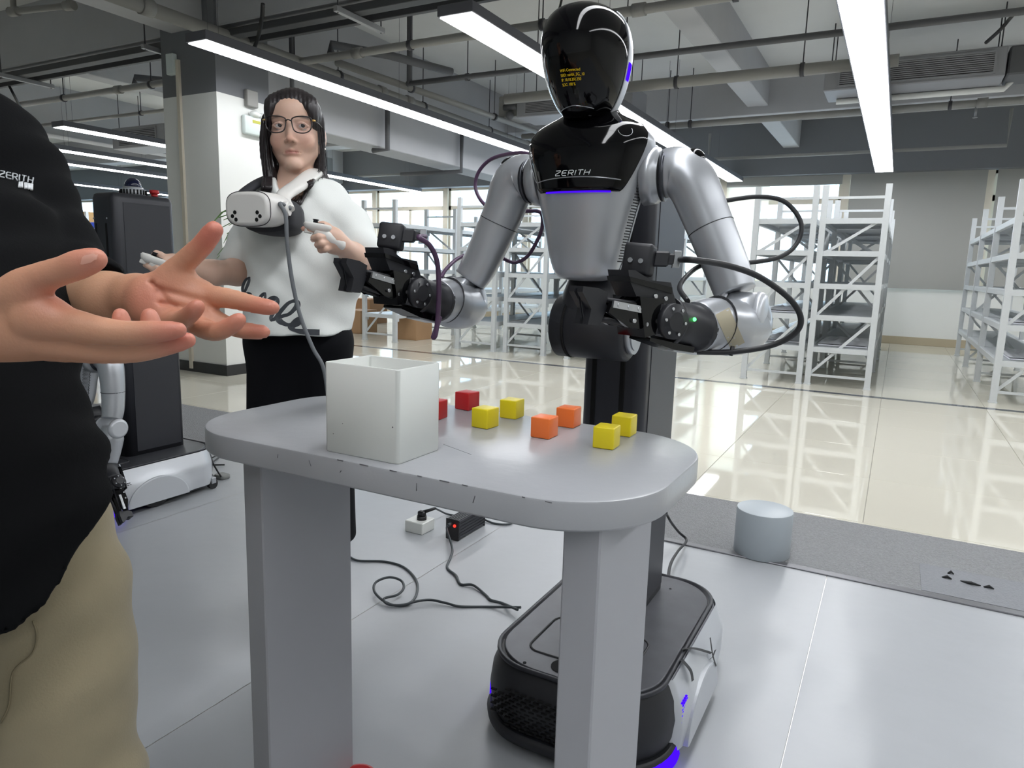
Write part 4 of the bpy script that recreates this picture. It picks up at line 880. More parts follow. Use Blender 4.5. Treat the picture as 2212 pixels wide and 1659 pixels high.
# ------------------------------------------------------------------ people: smooth-blended volumes turned into one surface
BU = np.array([.8777, .4792, 0]); BV = np.array([-.4792, .8777, 0]); BZ = np.array([0, 0, 1.0])
BM = np.stack([BU, BV, BZ])                          # world -> body frame (right, away, up)
def axis(segs):
    """segs = [(from, to, step)...] -> increasing coordinates"""
    o = []
    for a, b, s in segs:
        n = max(1, int(round((b-a)/s))); o += list(np.linspace(a, b, n, endpoint=False))
    o.append(segs[-1][1]); return np.array(o, np.float32)
class Vol:
    def __init__(s, origin, xs, ys, zs):
        s.o = np.array(origin, float); s.ax = [xs, ys, zs]; s.F = np.full((len(xs), len(ys), len(zs)), 1.0, np.float32); s.tint = []
    def loc(s, p): return BM @ (np.array(p, float)-s.o)
    def block(s, lo, hi):
        sl = []; g = []
        for a, l, h, sh in zip(s.ax, lo, hi, ((-1, 1, 1), (1, -1, 1), (1, 1, -1))):
            i0 = max(0, np.searchsorted(a, l)-1); i1 = min(len(a), np.searchsorted(a, h)+1); sl.append(slice(i0, i1)); g.append(a[i0:i1].reshape(sh))
        return tuple(sl), g
    def put(s, sl, d, k, sub=False):
        f = s.F[sl]
        if f.size == 0: return
        if sub:
            d = -d; h = np.clip(.5-.5*(f-d)/k, 0, 1); s.F[sl] = f*(1-h)+d*h+k*h*(1-h)
        elif k <= 0: s.F[sl] = np.minimum(f, d)
        else:
            h = np.clip(.5+.5*(d-f)/k, 0, 1); s.F[sl] = d*(1-h)+f*h-k*h*(1-h)
    def cap(s, a, b, ra, rb=None, k=.01, sub=False, local=False):
        rb = ra if rb is None else rb
        a, b = (np.array(a, float), np.array(b, float)) if local else (s.loc(a), s.loc(b))
        m = max(ra, rb)+k*1.2+.012; sl, (x, y, z) = s.block(np.minimum(a, b)-m, np.maximum(a, b)+m)
        d = b-a; L2 = max(float(d @ d), 1e-12)
        t = np.clip(((x-a[0])*d[0]+(y-a[1])*d[1]+(z-a[2])*d[2])/L2, 0, 1)
        q = np.sqrt((x-a[0]-t*d[0])**2+(y-a[1]-t*d[1])**2+(z-a[2]-t*d[2])**2)-(ra+(rb-ra)*t)
        s.put(sl, q, k, sub); return s
    def chain(s, pts, rs, k=.008):
        for i in range(len(pts)-1): s.cap(pts[i], pts[i+1], rs[i], rs[i+1], k)
        return s
    def ell(s, c, r, k=.01, R=None, sub=False, local=False):
        """ellipsoid with radii r along the rows of R (world axes), body frame axes when R is None"""
        c = np.array(c, float) if local else s.loc(c); r = np.array(r, float); m = r.max()+k*1.2+.012
        sl, (x, y, z) = s.block(c-m, c+m); x = x-c[0]; y = y-c[1]; z = z-c[2]
        if R is not None:
            Q = np.array(R, float) @ BM.T; x, y, z = (Q[0, 0]*x+Q[0, 1]*y+Q[0, 2]*z, Q[1, 0]*x+Q[1, 1]*y+Q[1, 2]*z, Q[2, 0]*x+Q[2, 1]*y+Q[2, 2]*z)
        k0 = np.sqrt((x/r[0])**2+(y/r[1])**2+(z/r[2])**2); k1 = np.sqrt((x/r[0]**2)**2+(y/r[1]**2)**2+(z/r[2]**2)**2)+1e-9
        s.put(sl, k0*(k0-1)/k1, k, sub); return s
    def cut(s, p, n, k=.004):                          # keeps the side the normal points away from
        p = s.loc(p); n = BM @ np.array(n, float); x, y, z = [a.reshape(sh) for a, sh in zip(s.ax, ((-1, 1, 1), (1, -1, 1), (1, 1, -1)))]
        d = (x-p[0])*n[0]+(y-p[1])*n[1]+(z-p[2])*n[2]; f = s.F; h = np.clip(.5-.5*(d-f)/k, 0, 1); s.F = d*(1-h)+f*h+k*h*(1-h); return s
    def warp(s, fn):                                   # cloth folds: adds a small height field
        x, y, z = [a.reshape(sh) for a, sh in zip(s.ax, ((-1, 1, 1), (1, -1, 1), (1, 1, -1)))]; s.F = s.F+fn(x, y, z).astype(np.float32); return s
    def mesh(s):
        F = s.F; xs, ys, zs = [a.astype(np.float64) for a in s.ax]; I = F < 0
        nx, ny, nz = F.shape
        C = np.zeros((nx-1, ny-1, nz-1), np.int8)
        for i in (0, 1):
            for j in (0, 1):
                for k in (0, 1): C += I[i:nx-1+i, j:ny-1+j, k:nz-1+k]
        act = np.argwhere((C > 0) & (C < 8)); del C
        idx = np.full((nx-1, ny-1, nz-1), -1, np.int32); idx[act[:, 0], act[:, 1], act[:, 2]] = np.arange(len(act))
        P = np.zeros((len(act), 3)); cnt = np.zeros(len(act))
        A = [xs, ys, zs]
        for ax in range(3):
            o1, o2 = [q for q in range(3) if q != ax]
            for p in (0, 1):
                for q in (0, 1):
                    c0 = act.copy(); c0[:, o1] += p; c0[:, o2] += q; c1 = c0.copy(); c1[:, ax] += 1
                    f0 = F[c0[:, 0], c0[:, 1], c0[:, 2]]; f1 = F[c1[:, 0], c1[:, 1], c1[:, 2]]
                    hit = (f0 < 0) != (f1 < 0); t = np.where(hit, f0/np.where(hit, f0-f1, 1), 0)
                    pos = np.empty((len(act), 3)); pos[:, ax] = A[ax][c0[:, ax]]+(A[ax][c1[:, ax]]-A[ax][c0[:, ax]])*t
                    pos[:, o1] = A[o1][c0[:, o1]]; pos[:, o2] = A[o2][c0[:, o2]]
                    P += pos*hit[:, None]; cnt += hit
        P /= cnt[:, None]; quads = []
        for ax in range(3):
            o1, o2 = ((1, 2), (2, 0), (0, 1))[ax]
            s0 = [slice(None)]*3; s1 = [slice(None)]*3; s0[ax] = slice(0, -1); s1[ax] = slice(1, None)
            e = np.argwhere(I[tuple(s0)] != I[tuple(s1)])
            e = e[(e[:, o1] > 0) & (e[:, o2] > 0) & (e[:, o1] < F.shape[o1]-1) & (e[:, o2] < F.shape[o2]-1)]
            ins = I[e[:, 0], e[:, 1], e[:, 2]]; q = []
            for a, b in ((-1, -1), (0, -1), (0, 0), (-1, 0)):
                c = e.copy(); c[:, o1] += a; c[:, o2] += b; q.append(idx[c[:, 0], c[:, 1], c[:, 2]])
            q = np.stack(q, 1); q[~ins] = q[~ins][:, ::-1]; quads.append(q)
        Q = np.concatenate(quads); Q = Q[(Q >= 0).all(1)]
        return P @ BM+s.o, Q
def vol_obj(name, v, m, parent, base=None, tints=(), smooth_it=1):
    P, Q = v.mesh(); o0 = np.array(ORG[parent.name]) if parent else np.zeros(3)
    for _ in range(smooth_it):                         # light relaxation
        acc = np.zeros_like(P); n = np.zeros(len(P))
        for a, b in ((0, 1), (1, 2), (2, 3), (3, 0)):
            np.add.at(acc, Q[:, a], P[Q[:, b]]); np.add.at(n, Q[:, a], 1); np.add.at(acc, Q[:, b], P[Q[:, a]]); np.add.at(n, Q[:, b], 1)
        P = P*.5+.5*acc/np.maximum(n, 1)[:, None]
    me = bpy.data.meshes.new(name); me.vertices.add(len(P)); me.vertices.foreach_set('co', (P-o0).astype(np.float32).ravel())
    me.loops.add(len(Q)*4); me.loops.foreach_set('vertex_index', Q.astype(np.int32).ravel())
    me.polygons.add(len(Q)); me.polygons.foreach_set('loop_start', np.arange(0, len(Q)*4, 4, dtype=np.int32))
    me.polygons.foreach_set('use_smooth', np.ones(len(Q), bool)); me.update(calc_edges=True); me.validate()
    if base is not None:
        col = np.tile(np.array(lin(base)), (len(P), 1))
        for c, r, t, amt in tints:
            w_ = amt*np.exp(-(((P-np.array(c))**2).sum(1))/(r*r)); col = col*(1-w_[:, None])+np.array(lin(t))*w_[:, None]
        at_ = me.color_attributes.new('tone', 'FLOAT_COLOR', 'POINT'); at_.data.foreach_set('color', np.concatenate([col, np.ones((len(P), 1))], 1).astype(np.float32).ravel())
    me.materials.append(m); o = bpy.data.objects.new(name, me); COL.objects.link(o); o.parent = parent; ORG[o.name] = Vector(o0)
    return o, P, Q
def skin_mat(name, bump=.04):
    m = mat(name, (200, 160, 140), .48, bump=bump, bscale=420, sss=.12); nt = m.node_tree
    a = nt.nodes.new('ShaderNodeVertexColor'); a.layer_name = 'tone'; nt.links.new(a.outputs['Color'], nt.nodes['Principled BSDF'].inputs['Base Color']); return m
M_skin = skin_mat('skin'); M_skin2 = skin_mat('skin of the man', .07)
M_hair = mat('black brown hair', (34, 28, 30), .42, noise=.4, nscale=60)

def head_prims(v, C, fw, rt, s=1.0, up=(0, 0, 1)):
    """face, skull, ears and neck root; C = point between the eyes, fw = face direction, rt = towards the figure's own left"""
    fw, rt = np.array(fw, float), np.array(rt, float); fw /= np.linalg.norm(fw); rt = rt-fw*(rt @ fw); rt /= np.linalg.norm(rt); up = np.cross(fw, rt)
    if up[2] < 0: up = -up
    R = np.stack([rt, fw, up]); H = lambda x, y, z: np.array(C)+(rt*x+fw*y+up*z)*s
    E = lambda c, r, k=.012, sub=False: v.ell(H(*c), [q*s for q in r], k*s, R, sub)
    K = lambda a, b, ra, rb, k=.010, sub=False: v.cap(H(*a), H(*b), ra*s, rb*s, k*s, sub)
    E((0, -.093, .030), (.073, .093, .080)); E((0, -.062, -.028), (.060, .062, .075), .02); E((0, -.050, .045), (.060, .050, .045), .02)
    for q in (-1, 1):
        K((q*.047, -.078, -.050), (q*.012, -.027, -.100), .018, .014, .018); E((q*.036, -.032, -.036), (.024, .022, .024), .016)
        E((q*.0745, -.093, -.012), (.008, .018, .030), .006); K((q*.012, -.013, .021), (q*.044, -.020, .020), .0085, .007, .012)
    K((0, -.022, -.100), (0, -.026, -.096), .017, .017, .014)
    for q in (-1, 1): E((q*.031, .004, -.001), (.0185, .0135, .0105), .010, True)
    K((0, -.008, .010), (0, .008, -.036), .0062, .0080, .010)
    E((0, .0105, -.0385), (.0085, .008, .0075), .005)
    for q in (-1, 1): E((q*.0105, .002, -.0425), (.0062, .0085, .0058), .005); v.cap(H(q*.006, .006, -.050), H(q*.007, .009, -.046), .0024*s, .0020*s, .002*s, True)
    K((-.023, -.0190, -.0695), (0, -.0105, -.0660), .0028, .0045, .006); K((.023, -.0190, -.0695), (0, -.0105, -.0660), .0028, .0045, .006)
    K((-.017, -.0170, -.0730), (.017, -.0170, -.0730), .0042, .0042, .007); E((0, -.0125, -.0740), (.014, .0060, .0046), .007)
    v.cap(H(-.024, -.0165, -.0698), H(0, -.0055, -.0698), .0010*s, .0012*s, .002*s, True); v.cap(H(.024, -.0165, -.0698), H(0, -.0055, -.0698), .0012*s, .0012*s, .002*s, True)
    for q in (-1, 1):                                   # lids around the eyeballs
        for zz, yy, r_ in ((.0062, -.0040, .0036), (-.0068, -.0060, .0030)):
            pts = [H(q*(.031+.0155*t), yy-.006*t*t, zz*(1-t*t)) for t in (-1, -.5, 0, .5, 1)]
            for a, b in zip(pts[:-1], pts[1:]): v.cap(a, b, r_*s, r_*s, .003*s)
    tints = [(H(0, -.007, -.070), .0078*s, (158, 82, 76), .9), (H(.012, -.012, -.070), .0070*s, (158, 82, 76), .9), (H(-.012, -.012, -.070), .0070*s, (158, 82, 76), .9), (H(.040, -.01, -.04), .025*s, (205, 140, 122), .35), (H(-.040, -.01, -.04), .025*s, (205, 140, 122), .35), (H(0, .016, -.04), .013*s, (204, 140, 122), .35),
             (H(.007, .006, -.0485), .004*s, (70, 40, 36), .9), (H(-.007, .006, -.0485), .004*s, (70, 40, 36), .9)]
    for q in (-1, 1):
        for t in np.linspace(-1, 1, 9): tints.append((H(q*(.031+.019*t), -.006-.006*t*t, .0205+.0025*(1-t*t)), .0042*s, (48, 38, 36), .75))
    return H, R, tints
def eyes(parent, H, R, s=1.0, look=0.0):
    for q in (-1, 1):
        c = Vector(H(q*.031, -.0135, 0)); e = obj('eye', MB().ball(c, .0122*s, 20, 14), mat('eye white', (196, 188, 184), .4), parent)
        d = Vector(R[1]*1.0+R[0]*look).normalized()
        obj('iris', MB().tube([c+d*.0102*s, c+d*.0120*s, c+d*.0126*s], [.0058*s, .0054*s, .0030*s], 16), mat('dark brown iris', (20, 13, 11), .35), e)
def basis(d, up=(0, 0, 1)):
    d = Vector(d).normalized(); a = Vector(up); a = (a-d*a.dot(d)).normalized(); return d, a, d.cross(a)

# ================================================================== the woman
DW = 2.03
o_w = on_z(640, 1400, 0)
w0 = at(640, 880, DW); foot = Vector((w0.x, w0.y, 0))
Wm = thing('person', foot, 'woman in oversized white top and black trousers holding two controllers', 'person')
hc = at(626, 270, DW-.075)                              # between the eyes
rt = BU*1.0+BV*.10; fw = -BV*1.0+BU*.10+BZ*.06; fw = fw/np.linalg.norm(fw); roll = .03
v = Vol(np.array(foot), axis([(-.50, .42, .0027)]), axis([(-.40, .26, .003)]), axis([(0, .60, .012), (.60, .93, .006), (.93, 1.16, .0028), (1.16, 1.26, .006), (1.26, 1.60, .0022)]))
hw, hR, tints = head_prims(v, np.array(hc), fw, rt+BZ*roll, 1.02)
p = lambda x, y, d=0.0: np.array(at(x, y, DW+d))
v.cap(hw(0, -.088, -.065), p(640, 398, .03), .046, .048, .02); v.cap(p(640, 392, .03), p(642, 420, .04), .050, .06, .02)
v.cap(p(590, 432, .05), p(690, 434, .05), .042, .042, .04)                      # shoulders and trunk, under the cloth
v.ell(p(645, 520, .04), (.13, .085, .16), .05); v.ell(p(645, 680, .04), (.13, .09, .14), .05)
for x in (600, 690): v.chain([p(x, 720, .04), np.array([p(x, 760, .04)[0], p(x, 760, .04)[1], .45]), np.array([p(x, 760, .04)[0], p(x, 760, .04)[1], .07])], [.075, .05, .038], .03)
# her left arm (image right): upper arm down, forearm back up to the chest
v.chain([p(700, 446, .05), p(752, 504, .035), p(779, 560, -.02)], [.040, .039, .036], .02)
v.chain([p(779, 562, -.02), p(763, 552, -.10), p(738, 530, -.17)], [.036, .033, .025], .02)
# her right arm (image left)
v.chain([p(572, 446, .05), p(540, 515, .05), p(514, 588, .02)], [.038, .037, .036], .02)
v.chain([p(512, 588, .02), p(455, 590, -.06), p(392, 576, -.13)], [.037, .034, .024], .02)
# hands: palm, four fingers and a thumb closed on the controllers
P1 = p(712, 512, -.19)
v.chain([p(736, 530, -.17), p(722, 519, -.18), p(708, 508, -.19)], [.024, .027, .025], .012); v.ell(p(718, 520, -.182), (.030, .024, .034), .012)
for pts in ([(702, 500, -.205), (685, 497, -.222), (668, 494, -.225), (655, 494, -.222)], [(702, 512, -.21), (688, 512, -.232), (678, 514, -.225), (676, 518, -.20)], [(706, 524, -.205), (694, 526, -.228), (686, 529, -.220), (688, 532, -.20)], [(712, 535, -.195), (702, 538, -.215), (693, 540, -.21), (694, 541, -.195)], [(716, 500, -.18), (708, 489, -.19), (698, 484, -.20), (690, 484, -.205)]):
    v.chain([p(*q) for q in pts], [.0098, .0090, .0080, .0068], .004)
v.chain([p(392, 576, -.13), p(375, 571, -.15), p(358, 567, -.17)], [.024, .026, .022], .012)
for pts in ([(356, 560, -.165), (347, 551, -.18), (338, 547, -.185), (333, 548, -.19)], [(352, 565, -.17), (335, 572, -.20), (322, 575, -.205), (314, 573, -.20)], [(354, 572, -.17), (340, 579, -.20), (330, 581, -.20), (326, 578, -.185)], [(358, 577, -.165), (346, 585, -.19), (336, 586, -.19), (334, 583, -.18)], [(366, 580, -.155), (354, 590, -.175), (346, 590, -.175), (344, 587, -.165)]):
    v.chain([p(*q) for q in pts], [.0095, .0088, .0078, .0066], .004)
SK = (212, 176, 156)
tints += [(p(655, 494, -.222), .016, (206, 136, 118), .5), (p(676, 516, -.2), .016, (206, 136, 118), .5), (p(690, 536, -.2), .02, (206, 136, 118), .4)]
wb_, _, _ = vol_obj('body', v, M_skin, Wm, SK, tints); del v
eyes(wb_, hw, hR, 1.02, .35)
# hair: parted cap and long curtains each side
v = Vol(np.array(foot), axis([(-.22, .16, .003)]), axis([(-.22, .16, .004)]), axis([(1.12, 1.62, .003)]))
E = lambda c, r, k=.012, sub=False: v.ell(hw(*c), r, k, hR, sub)
E((0, -.100, .034), (.079, .098, .086)); E((-.050, -.040, .045), (.027, .038, .046), .02); E((.050, -.040, .045), (.027, .038, .046), .02); E((0, -.058, .064), (.060, .052, .048), .02)
for pts, rs in (([(-.074, -.062, .035), (-.084, -.070, -.02), (-.080, -.070, -.09), (-.064, -.055, -.16), (-.050, -.045, -.23)], [.013, .0145, .017, .019, .015]), ([(-.070, -.10, -.0), (-.078, -.10, -.08), (-.055, -.085, -.18), (-.03, -.06, -.235)], [.024, .024, .030, .018]),
                ([(.072, -.060, .035), (.073, -.080, -.02), (.068, -.085, -.08), (.066, -.088, -.12), (.066, -.088, -.14)], [.011, .009, .008, .008, .006]), ([(.05, -.12, -.05), (.055, -.11, -.13), (.045, -.04, -.20), (.036, -.008, -.265)], [.030, .032, .030, .014])):
    v.chain([hw(*q) for q in spline(pts, 4)], list(np.interp(np.linspace(0, len(rs)-1, 4*(len(rs)-1)+1), range(len(rs)), rs)), .004)
E((0, -.010, -.045), (.066, .075, .092), .010, True); E((0, .012, .012), (.056, .06, .054), .012, True)
v.cap(hw(0, .0, -.02), hw(.0, -.03, -.12), .062, .050, .012, True)
v.cap(hw(.006, .0, .125), hw(.006, -.06, .128), .006, .004, .008, True)
v.warp(lambda x, y, z: .0010*np.sin(x*520+y*180+np.sin(z*9)*.8)+.0007*np.sin(x*930-y*420))
ho, _, _ = vol_obj('hair', v, M_hair, Wm); del v
st = MB(); rr = random.Random(3)
for i in range(46):
    q = -1 if i % 3 else 1; x0 = q*rr.uniform(.062, .080); y0_ = rr.uniform(-.10, -.035); L = rr.uniform(.20, .34) if q < 0 else rr.uniform(.12, .30)
    st.tube(spline([hw(x0*.8, y0_, .06), hw(x0, y0_+.01, 0), hw(x0*(1+rr.uniform(-.05, .12)), y0_, -.09), hw(x0*rr.uniform(.72, .95), y0_+rr.uniform(-.01, .025), -L)], 5), [.0011]*15+[.0004], 4)
obj('hair_strands', st, M_hair, ho)['kind'] = 'stuff'
# glasses
G = thing('eyeglasses', Vector(hw(0, .012, 0)), 'black framed glasses with gold hinges on the woman face', 'glasses')
M_gf = mat('dark glasses frame', (32, 28, 30), .25); M_gold = mat('gold hinge', (214, 176, 110), .25, .8)
M_lens = bpy.data.materials.new('spectacle lens'); M_lens.use_nodes = True; nt = M_lens.node_tree; nt.nodes.remove(nt.nodes['Principled BSDF'])
tr = nt.nodes.new('ShaderNodeBsdfTransparent'); tr.inputs[0].default_value = (.93, .93, .95, 1); gl = nt.nodes.new('ShaderNodeBsdfGlossy'); gl.inputs[1].default_value = .02; mxs = nt.nodes.new('ShaderNodeMixShader'); mxs.inputs[0].default_value = .003
nt.links.new(tr.outputs[0], mxs.inputs[1]); nt.links.new(gl.outputs[0], mxs.inputs[2]); nt.links.new(mxs.outputs[0], nt.nodes['Material Output'].inputs[0])
LP = [(-.026, .016), (-.012, .0215), (.010, .022), (.024, .0185), (.0265, .004), (.022, -.012), (.010, -.0205), (-.008, -.021), (-.021, -.014), (-.026, .002)]
for q in (-1, 1):
    lp = spline([hw(q*(.0345+.0+a), .017-.10*(a+.01)**2*8-.004*abs(a)/.026, b-.003) for a, b in LP], 4, True)
    fr_ = obj('lens_frame', MB().tube(lp, .0017, 8, closed=True), M_gf, G)
    ce = sum((np.array(x_) for x_ in lp), np.zeros(3))/len(lp); b = MB(); b.add(list(lp)+[ce], [(i, (i+1) % len(lp), len(lp)) for i in range(len(lp))]); obj('lens', b, M_lens, fr_)
    obj('temple', MB().tube(spline([hw(q*.0635, .006, .010), hw(q*.073, -.02, .010), hw(q*.078, -.085, .006), hw(q*.076, -.105, -.01)], 5), .0017, 8), M_gf, G)
    obj('hinge', MB().tube([hw(q*.061, .010, .011), hw(q*.070, .004, .011)], .0026, 8), M_gold, G)
obj('bridge', MB().tube(spline([hw(-.0085, .018, .006), hw(0, .021, .009), hw(.0085, .018, .006)], 5), .0018, 8), M_gf, G)
obj('earring', MB().ball(hw(.079, -.082, -.045), .0035, 10, 8), mat('pearl', (232, 226, 220), .2), wb_)
tag(obj('earbud', MB().ball(hw(-.080, -.080, -.015), .007, 10, 8).tube([hw(-.081, -.075, -.02), hw(-.080, -.068, -.045)], .0032, 8), mat('white earbud', (232, 232, 234), .25)), 'white earbud in the ear of the woman, beside the hair', 'earbud')
# oversized top
v = Vol(np.array(foot), axis([(-.36, .30, .0045)]), axis([(-.36, .28, .005)]), axis([(.74, 1.36, .0045)]))
v.cap(p(590, 434, .05), p(700, 432, .05), .056, .054, .04); v.ell(p(640, 500, .03), (.165, .115, .16), .05); v.cap(p(640, 560, .02), p(640, 730, .02), .118, .140, .05)
v.cap(p(592, 600, .02), p(592, 740, .02), .07, .075, .05); v.cap(p(695, 600, .04), p(690, 740, .03), .070, .075, .05)
v.chain([p(712, 440, .05), p(752, 495, .04), p(768, 540, -.01)], [.058, .066, .070], .03); v.chain([p(745, 500, .03), p(738, 600, .03), p(722, 725, .03)], [.06, .055, .05], .04)
v.chain([p(566, 446, .05), p(540, 510, .05), p(517, 556, .04)], [.050, .050, .054], .02)
v.cut(p(640, 718, 0), (0, 0, -1.0)); v.cut(p(503, 570, .04), tuple((np.array([0, 0, -1])*.85-BU*.35))) if False else None
v.ell(p(510, 596, .02), (.075, .09, .045), .006, None, True); v.cap(p(800, 592, -.03), p(740, 552, -.20), .052, .055, .012, True)
v.cap(p(632, 400, -.06), p(640, 380, .05), .044, .056, .01, True)
v.warp(lambda x, y, z: .0055*np.sin(x*34+z*9)*np.clip((1.22-z)*4, 0, 1)+.004*np.sin(x*21-z*38+1)*np.clip((1.15-z)*4, 0, 1)+.0022*np.sin(z*70+x*60))
M_tee = mat('white jersey', (226, 229, 226), .8, bump=.06, bscale=300, sheen=.1)
tee, TP, TQ = vol_obj('top', v, M_tee, Wm, smooth_it=3); del v
# cursive print near the hem, laid on the cloth
from mathutils.bvhtree import BVHTree
bvh = BVHTree.FromPolygons([tuple(q) for q in TP], [tuple(q) for q in TQ])
cp = Vector((0, 0, CAM_H))
def on_cloth(x, y, off=.0015):
    d = Vector(ray(x, y)).normalized(); h = bvh.ray_cast(cp, d)
    if h[0] is None: return None
    return h[0]+h[1]*off if h[1].dot(d) < 0 else h[0]-h[1]*off
M_print = mat('charcoal print', (62, 66, 72), .7); pr = MB()
for st_, r in (([(529, 640), (527, 622), (533, 606), (540, 601), (540, 610), (534, 625), (524, 644)], 3.2), ([(523, 652), (530, 640), (539, 637), (544, 643), (540, 655)], 4.0), ([(556, 655), (566, 640), (574, 636), (572, 655), (566, 672)], 3.0),
               ([(570, 668), (583, 650), (594, 644), (602, 650), (598, 664), (590, 680), (586, 690), (596, 690), (610, 672), (626, 654), (640, 652), (642, 662), (630, 676), (612, 684), (602, 690), (612, 699), (628, 702), (640, 694), (649, 690), (648, 698), (634, 703), (628, 706), (634, 712), (650, 716), (690, 718)], 4.2)):
    for x, y in spline(st_, 6):
        pass
    P = [on_cloth(x, y) for x, y in spline(st_, 6)]; P = [q for q in P if q is not None]
    if len(P) > 3:
        n = len(P); rs = [1.45*r*DW/FPX*(.55+.45*abs(math.sin(i*.16+.6))) for i in range(n)]
        rows = [[], []]
        for i in range(n):
            t = (P[min(i+1, n-1)]-P[max(i-1, 0)]).normalized(); nv = (cp-P[i]).normalized(); sd = t.cross(nv).normalized()*rs[i]; rows[0].append(P[i]+sd); rows[1].append(P[i]-sd)
        pr.grid([list(a) for a in zip(rows[0], rows[1])])
obj('print', pr, M_print, tee)
# wide black trousers with pleats, ending above the ankle
v = Vol(np.array(foot), axis([(-.24, .24, .005)]), axis([(-.22, .24, .006)]), axis([(.18, .92, .006)]))
def down(x, y, z): q = p(x, y, .03); return np.array([q[0], q[1], z])
v.cap(down(602, 720, .86), down(688, 720, .86), .088, .088, .04)
for x in (598, 694): v.cap(down(x, 720, .84), down(x+3, 720, .16), .084, .100, .05)
v.cut(down(640, 720, .24), (0, 0, -1.0)); v.cut(down(640, 720, .90), (0, 0, 1.0))
v.warp(lambda x, y, z: .006*np.sin(x*88+np.sin(z*5)*.8)*np.clip((.86-z)*3, 0, 1))
M_trs = mat('black trouser cloth', (11, 12, 17), .9, spec=.2)
vol_obj('trousers', v, M_trs, Wm, smooth_it=2); del v
for x in (600, 690):
    q = down(x, 720, 0); b = MB()
    b.loft([[Vector(q)+Vector(BU*(w_*math.cos(a))-BV*(l_*math.sin(a)+.04))+Vector((0, 0, z)) for a in np.linspace(0, 2*PI, 24, endpoint=False)] for z, w_, l_ in ((.002, .040, .118), (.004, .043, .122), (.03, .044, .122), (.05, .040, .112), (.075, .036, .085), (.085, .03, .06))]); obj('shoe', b, mat('beige shoe', (206, 196, 180), .6), Wm)
# headset hanging round her neck
HS = thing('vr_headset', at(545, 450, DW-.22), 'white headset hanging round the neck of the woman', 'headset')
M_hs = mat('white headset plastic', (222, 220, 216), .35); M_hs2 = mat('dark foam', (44, 45, 50), .7)
hc_ = at(556, 453, DW-.20); hf = Vector(-BV*.94-BU*.34+BZ*-.02).normalized(); hd, hu, hs_ = basis(hf); 
HL = lambda a, b, c: hc_+(hd*a+hs_*b+hu*c)*.95
if HL(0, 1, 0).x < HL(0, -1, 0).x: sgn_ = 1
def sup(w_, h_, n=28, e=3.2): return [(w_*math.copysign(abs(math.cos(a))**(2/e), math.cos(a)), h_*math.copysign(abs(math.sin(a))**(2/e), math.sin(a))) for a in np.linspace(0, 2*PI, n, endpoint=False)]
vb = MB().loft([[HL(a, x, y) for x, y in sup(w_, h_)] for a, w_, h_ in ((.046, .062, .036), (.044, .068, .0415), (.036, .073, .046), (.018, .077, .048), (-.02, .080, .047), (-.045, .078, .042))])
vz = obj('headset_shell', vb, M_hs, HS)
obj('faceplate_groove', MB().tube([HL(.0365, x*1.0, y*1.0) for x, y in sup(.0735, .0464, 40)], .0010, 6, closed=True), M_hs2, vz)
obj('face_cushion', MB().loft([[HL(a, x, y-.010+a*.08) for x, y in sup(w_, h_)] for a, w_, h_ in ((-.03, .079, .046), (-.06, .078, .052), (-.10, .072, .052), (-.125, .062, .046), (-.13, .05, .036))]), M_hs2, HS)
for q in (-1, 1):
    for dx, dy in ((0, .006), (.0085*q, -.004), (-.003*q, -.013)):
        obj('camera_lens', MB().cyl(HL(.0440, q*.037+dx, -.016+dy), HL(.0468, q*.037+dx, -.016+dy), .0052, 14), M_gblk, vz)
# strap round the neck
side = lambda s: HL(-.02, s*.079, .004)
ends = sorted([1, -1], key=lambda s: -(Vector(BU).dot(side(s))))
rgt, lft = ends[0], ends[1]
sp_ = spline([side(rgt)+Vector(BU)*.004, p(612, 425, -.15), p(645, 400, -.10), p(672, 378, -.03), p(685, 372, .06), p(672, 372, .10)], 8)
obj('strap_arm', MB().tube(sp_, [.019+.004*math.sin(PI*i/len(sp_)) for i in range(len(sp_))], 16, flat=.55), M_hs, HS)
sp_ = spline([side(lft)-Vector(BU)*.002, p(520, 425, -.13), p(550, 400, -.06), p(580, 385, .04), p(620, 372, .10)], 8)
obj('strap', MB().tube(sp_, .016, 12, flat=.6), M_hs2, HS)
obj('port_ring', MB().cyl(side(rgt)+Vector(BU)*-.004, side(rgt)+Vector(BU)*.010, .018, 20), M_hs, vz)
q0 = side(rgt)+Vector(BU)*.012
tag(obj('headset_cable', MB().tube(spline([q0, p(605, 440, -.235), p(617, 465, -.235), p(620, 520, -.23), p(630, 600, -.22), p(648, 680, -.21), p(675, 750, -.20), p(700, 800, -.20), p(712, 900, -.20), p(716, 1000, -.18), Vector(p(718, 1150, -.15))], 8), .0052, 10), mat('grey braided cable', (104, 108, 112), .6)), 'grey cable running from the headset down the white top', 'cable')
# locks of hair lying on the top, one below the strap
hl = MB(); rr = random.Random(9); bvh = BVHTree.FromPolygons([tuple(q) for q in TP], [tuple(q) for q in TQ])
for i in range(26):
    x = rr.uniform(-10, 12)
    P = [p(676+x*.4, 382, -.02), p(664+x*.7, 400, -.09)]
    for yy, xx in ((418, 650), (436, 641), (452+rr.uniform(0, 10), 634)):
        q = on_cloth(xx+x*(1.25-(yy-418)*.012), yy, .006+.004*rr.random()); P.append(q if q is not None else p(xx+x, yy, -.14))
    hl.tube(spline(P, 5), [.0055]*14+[.004]*4+[.0022, .0012, .0005], 6)
for i in range(16):
    x = rr.uniform(-9, 9); P = [p(578+x, 385, -.05), p(577+x*1.1, 405, -.10)]
    for yy, xx in ((420, 577), (436+rr.uniform(0, 8), 578)):
        q = on_cloth(xx+x, yy, .005); P.append(q if q is not None else p(xx+x, yy, -.13))
    hl.tube(spline(P, 5), [.005]*10+[.003]*4+[.0016, .0006], 6)
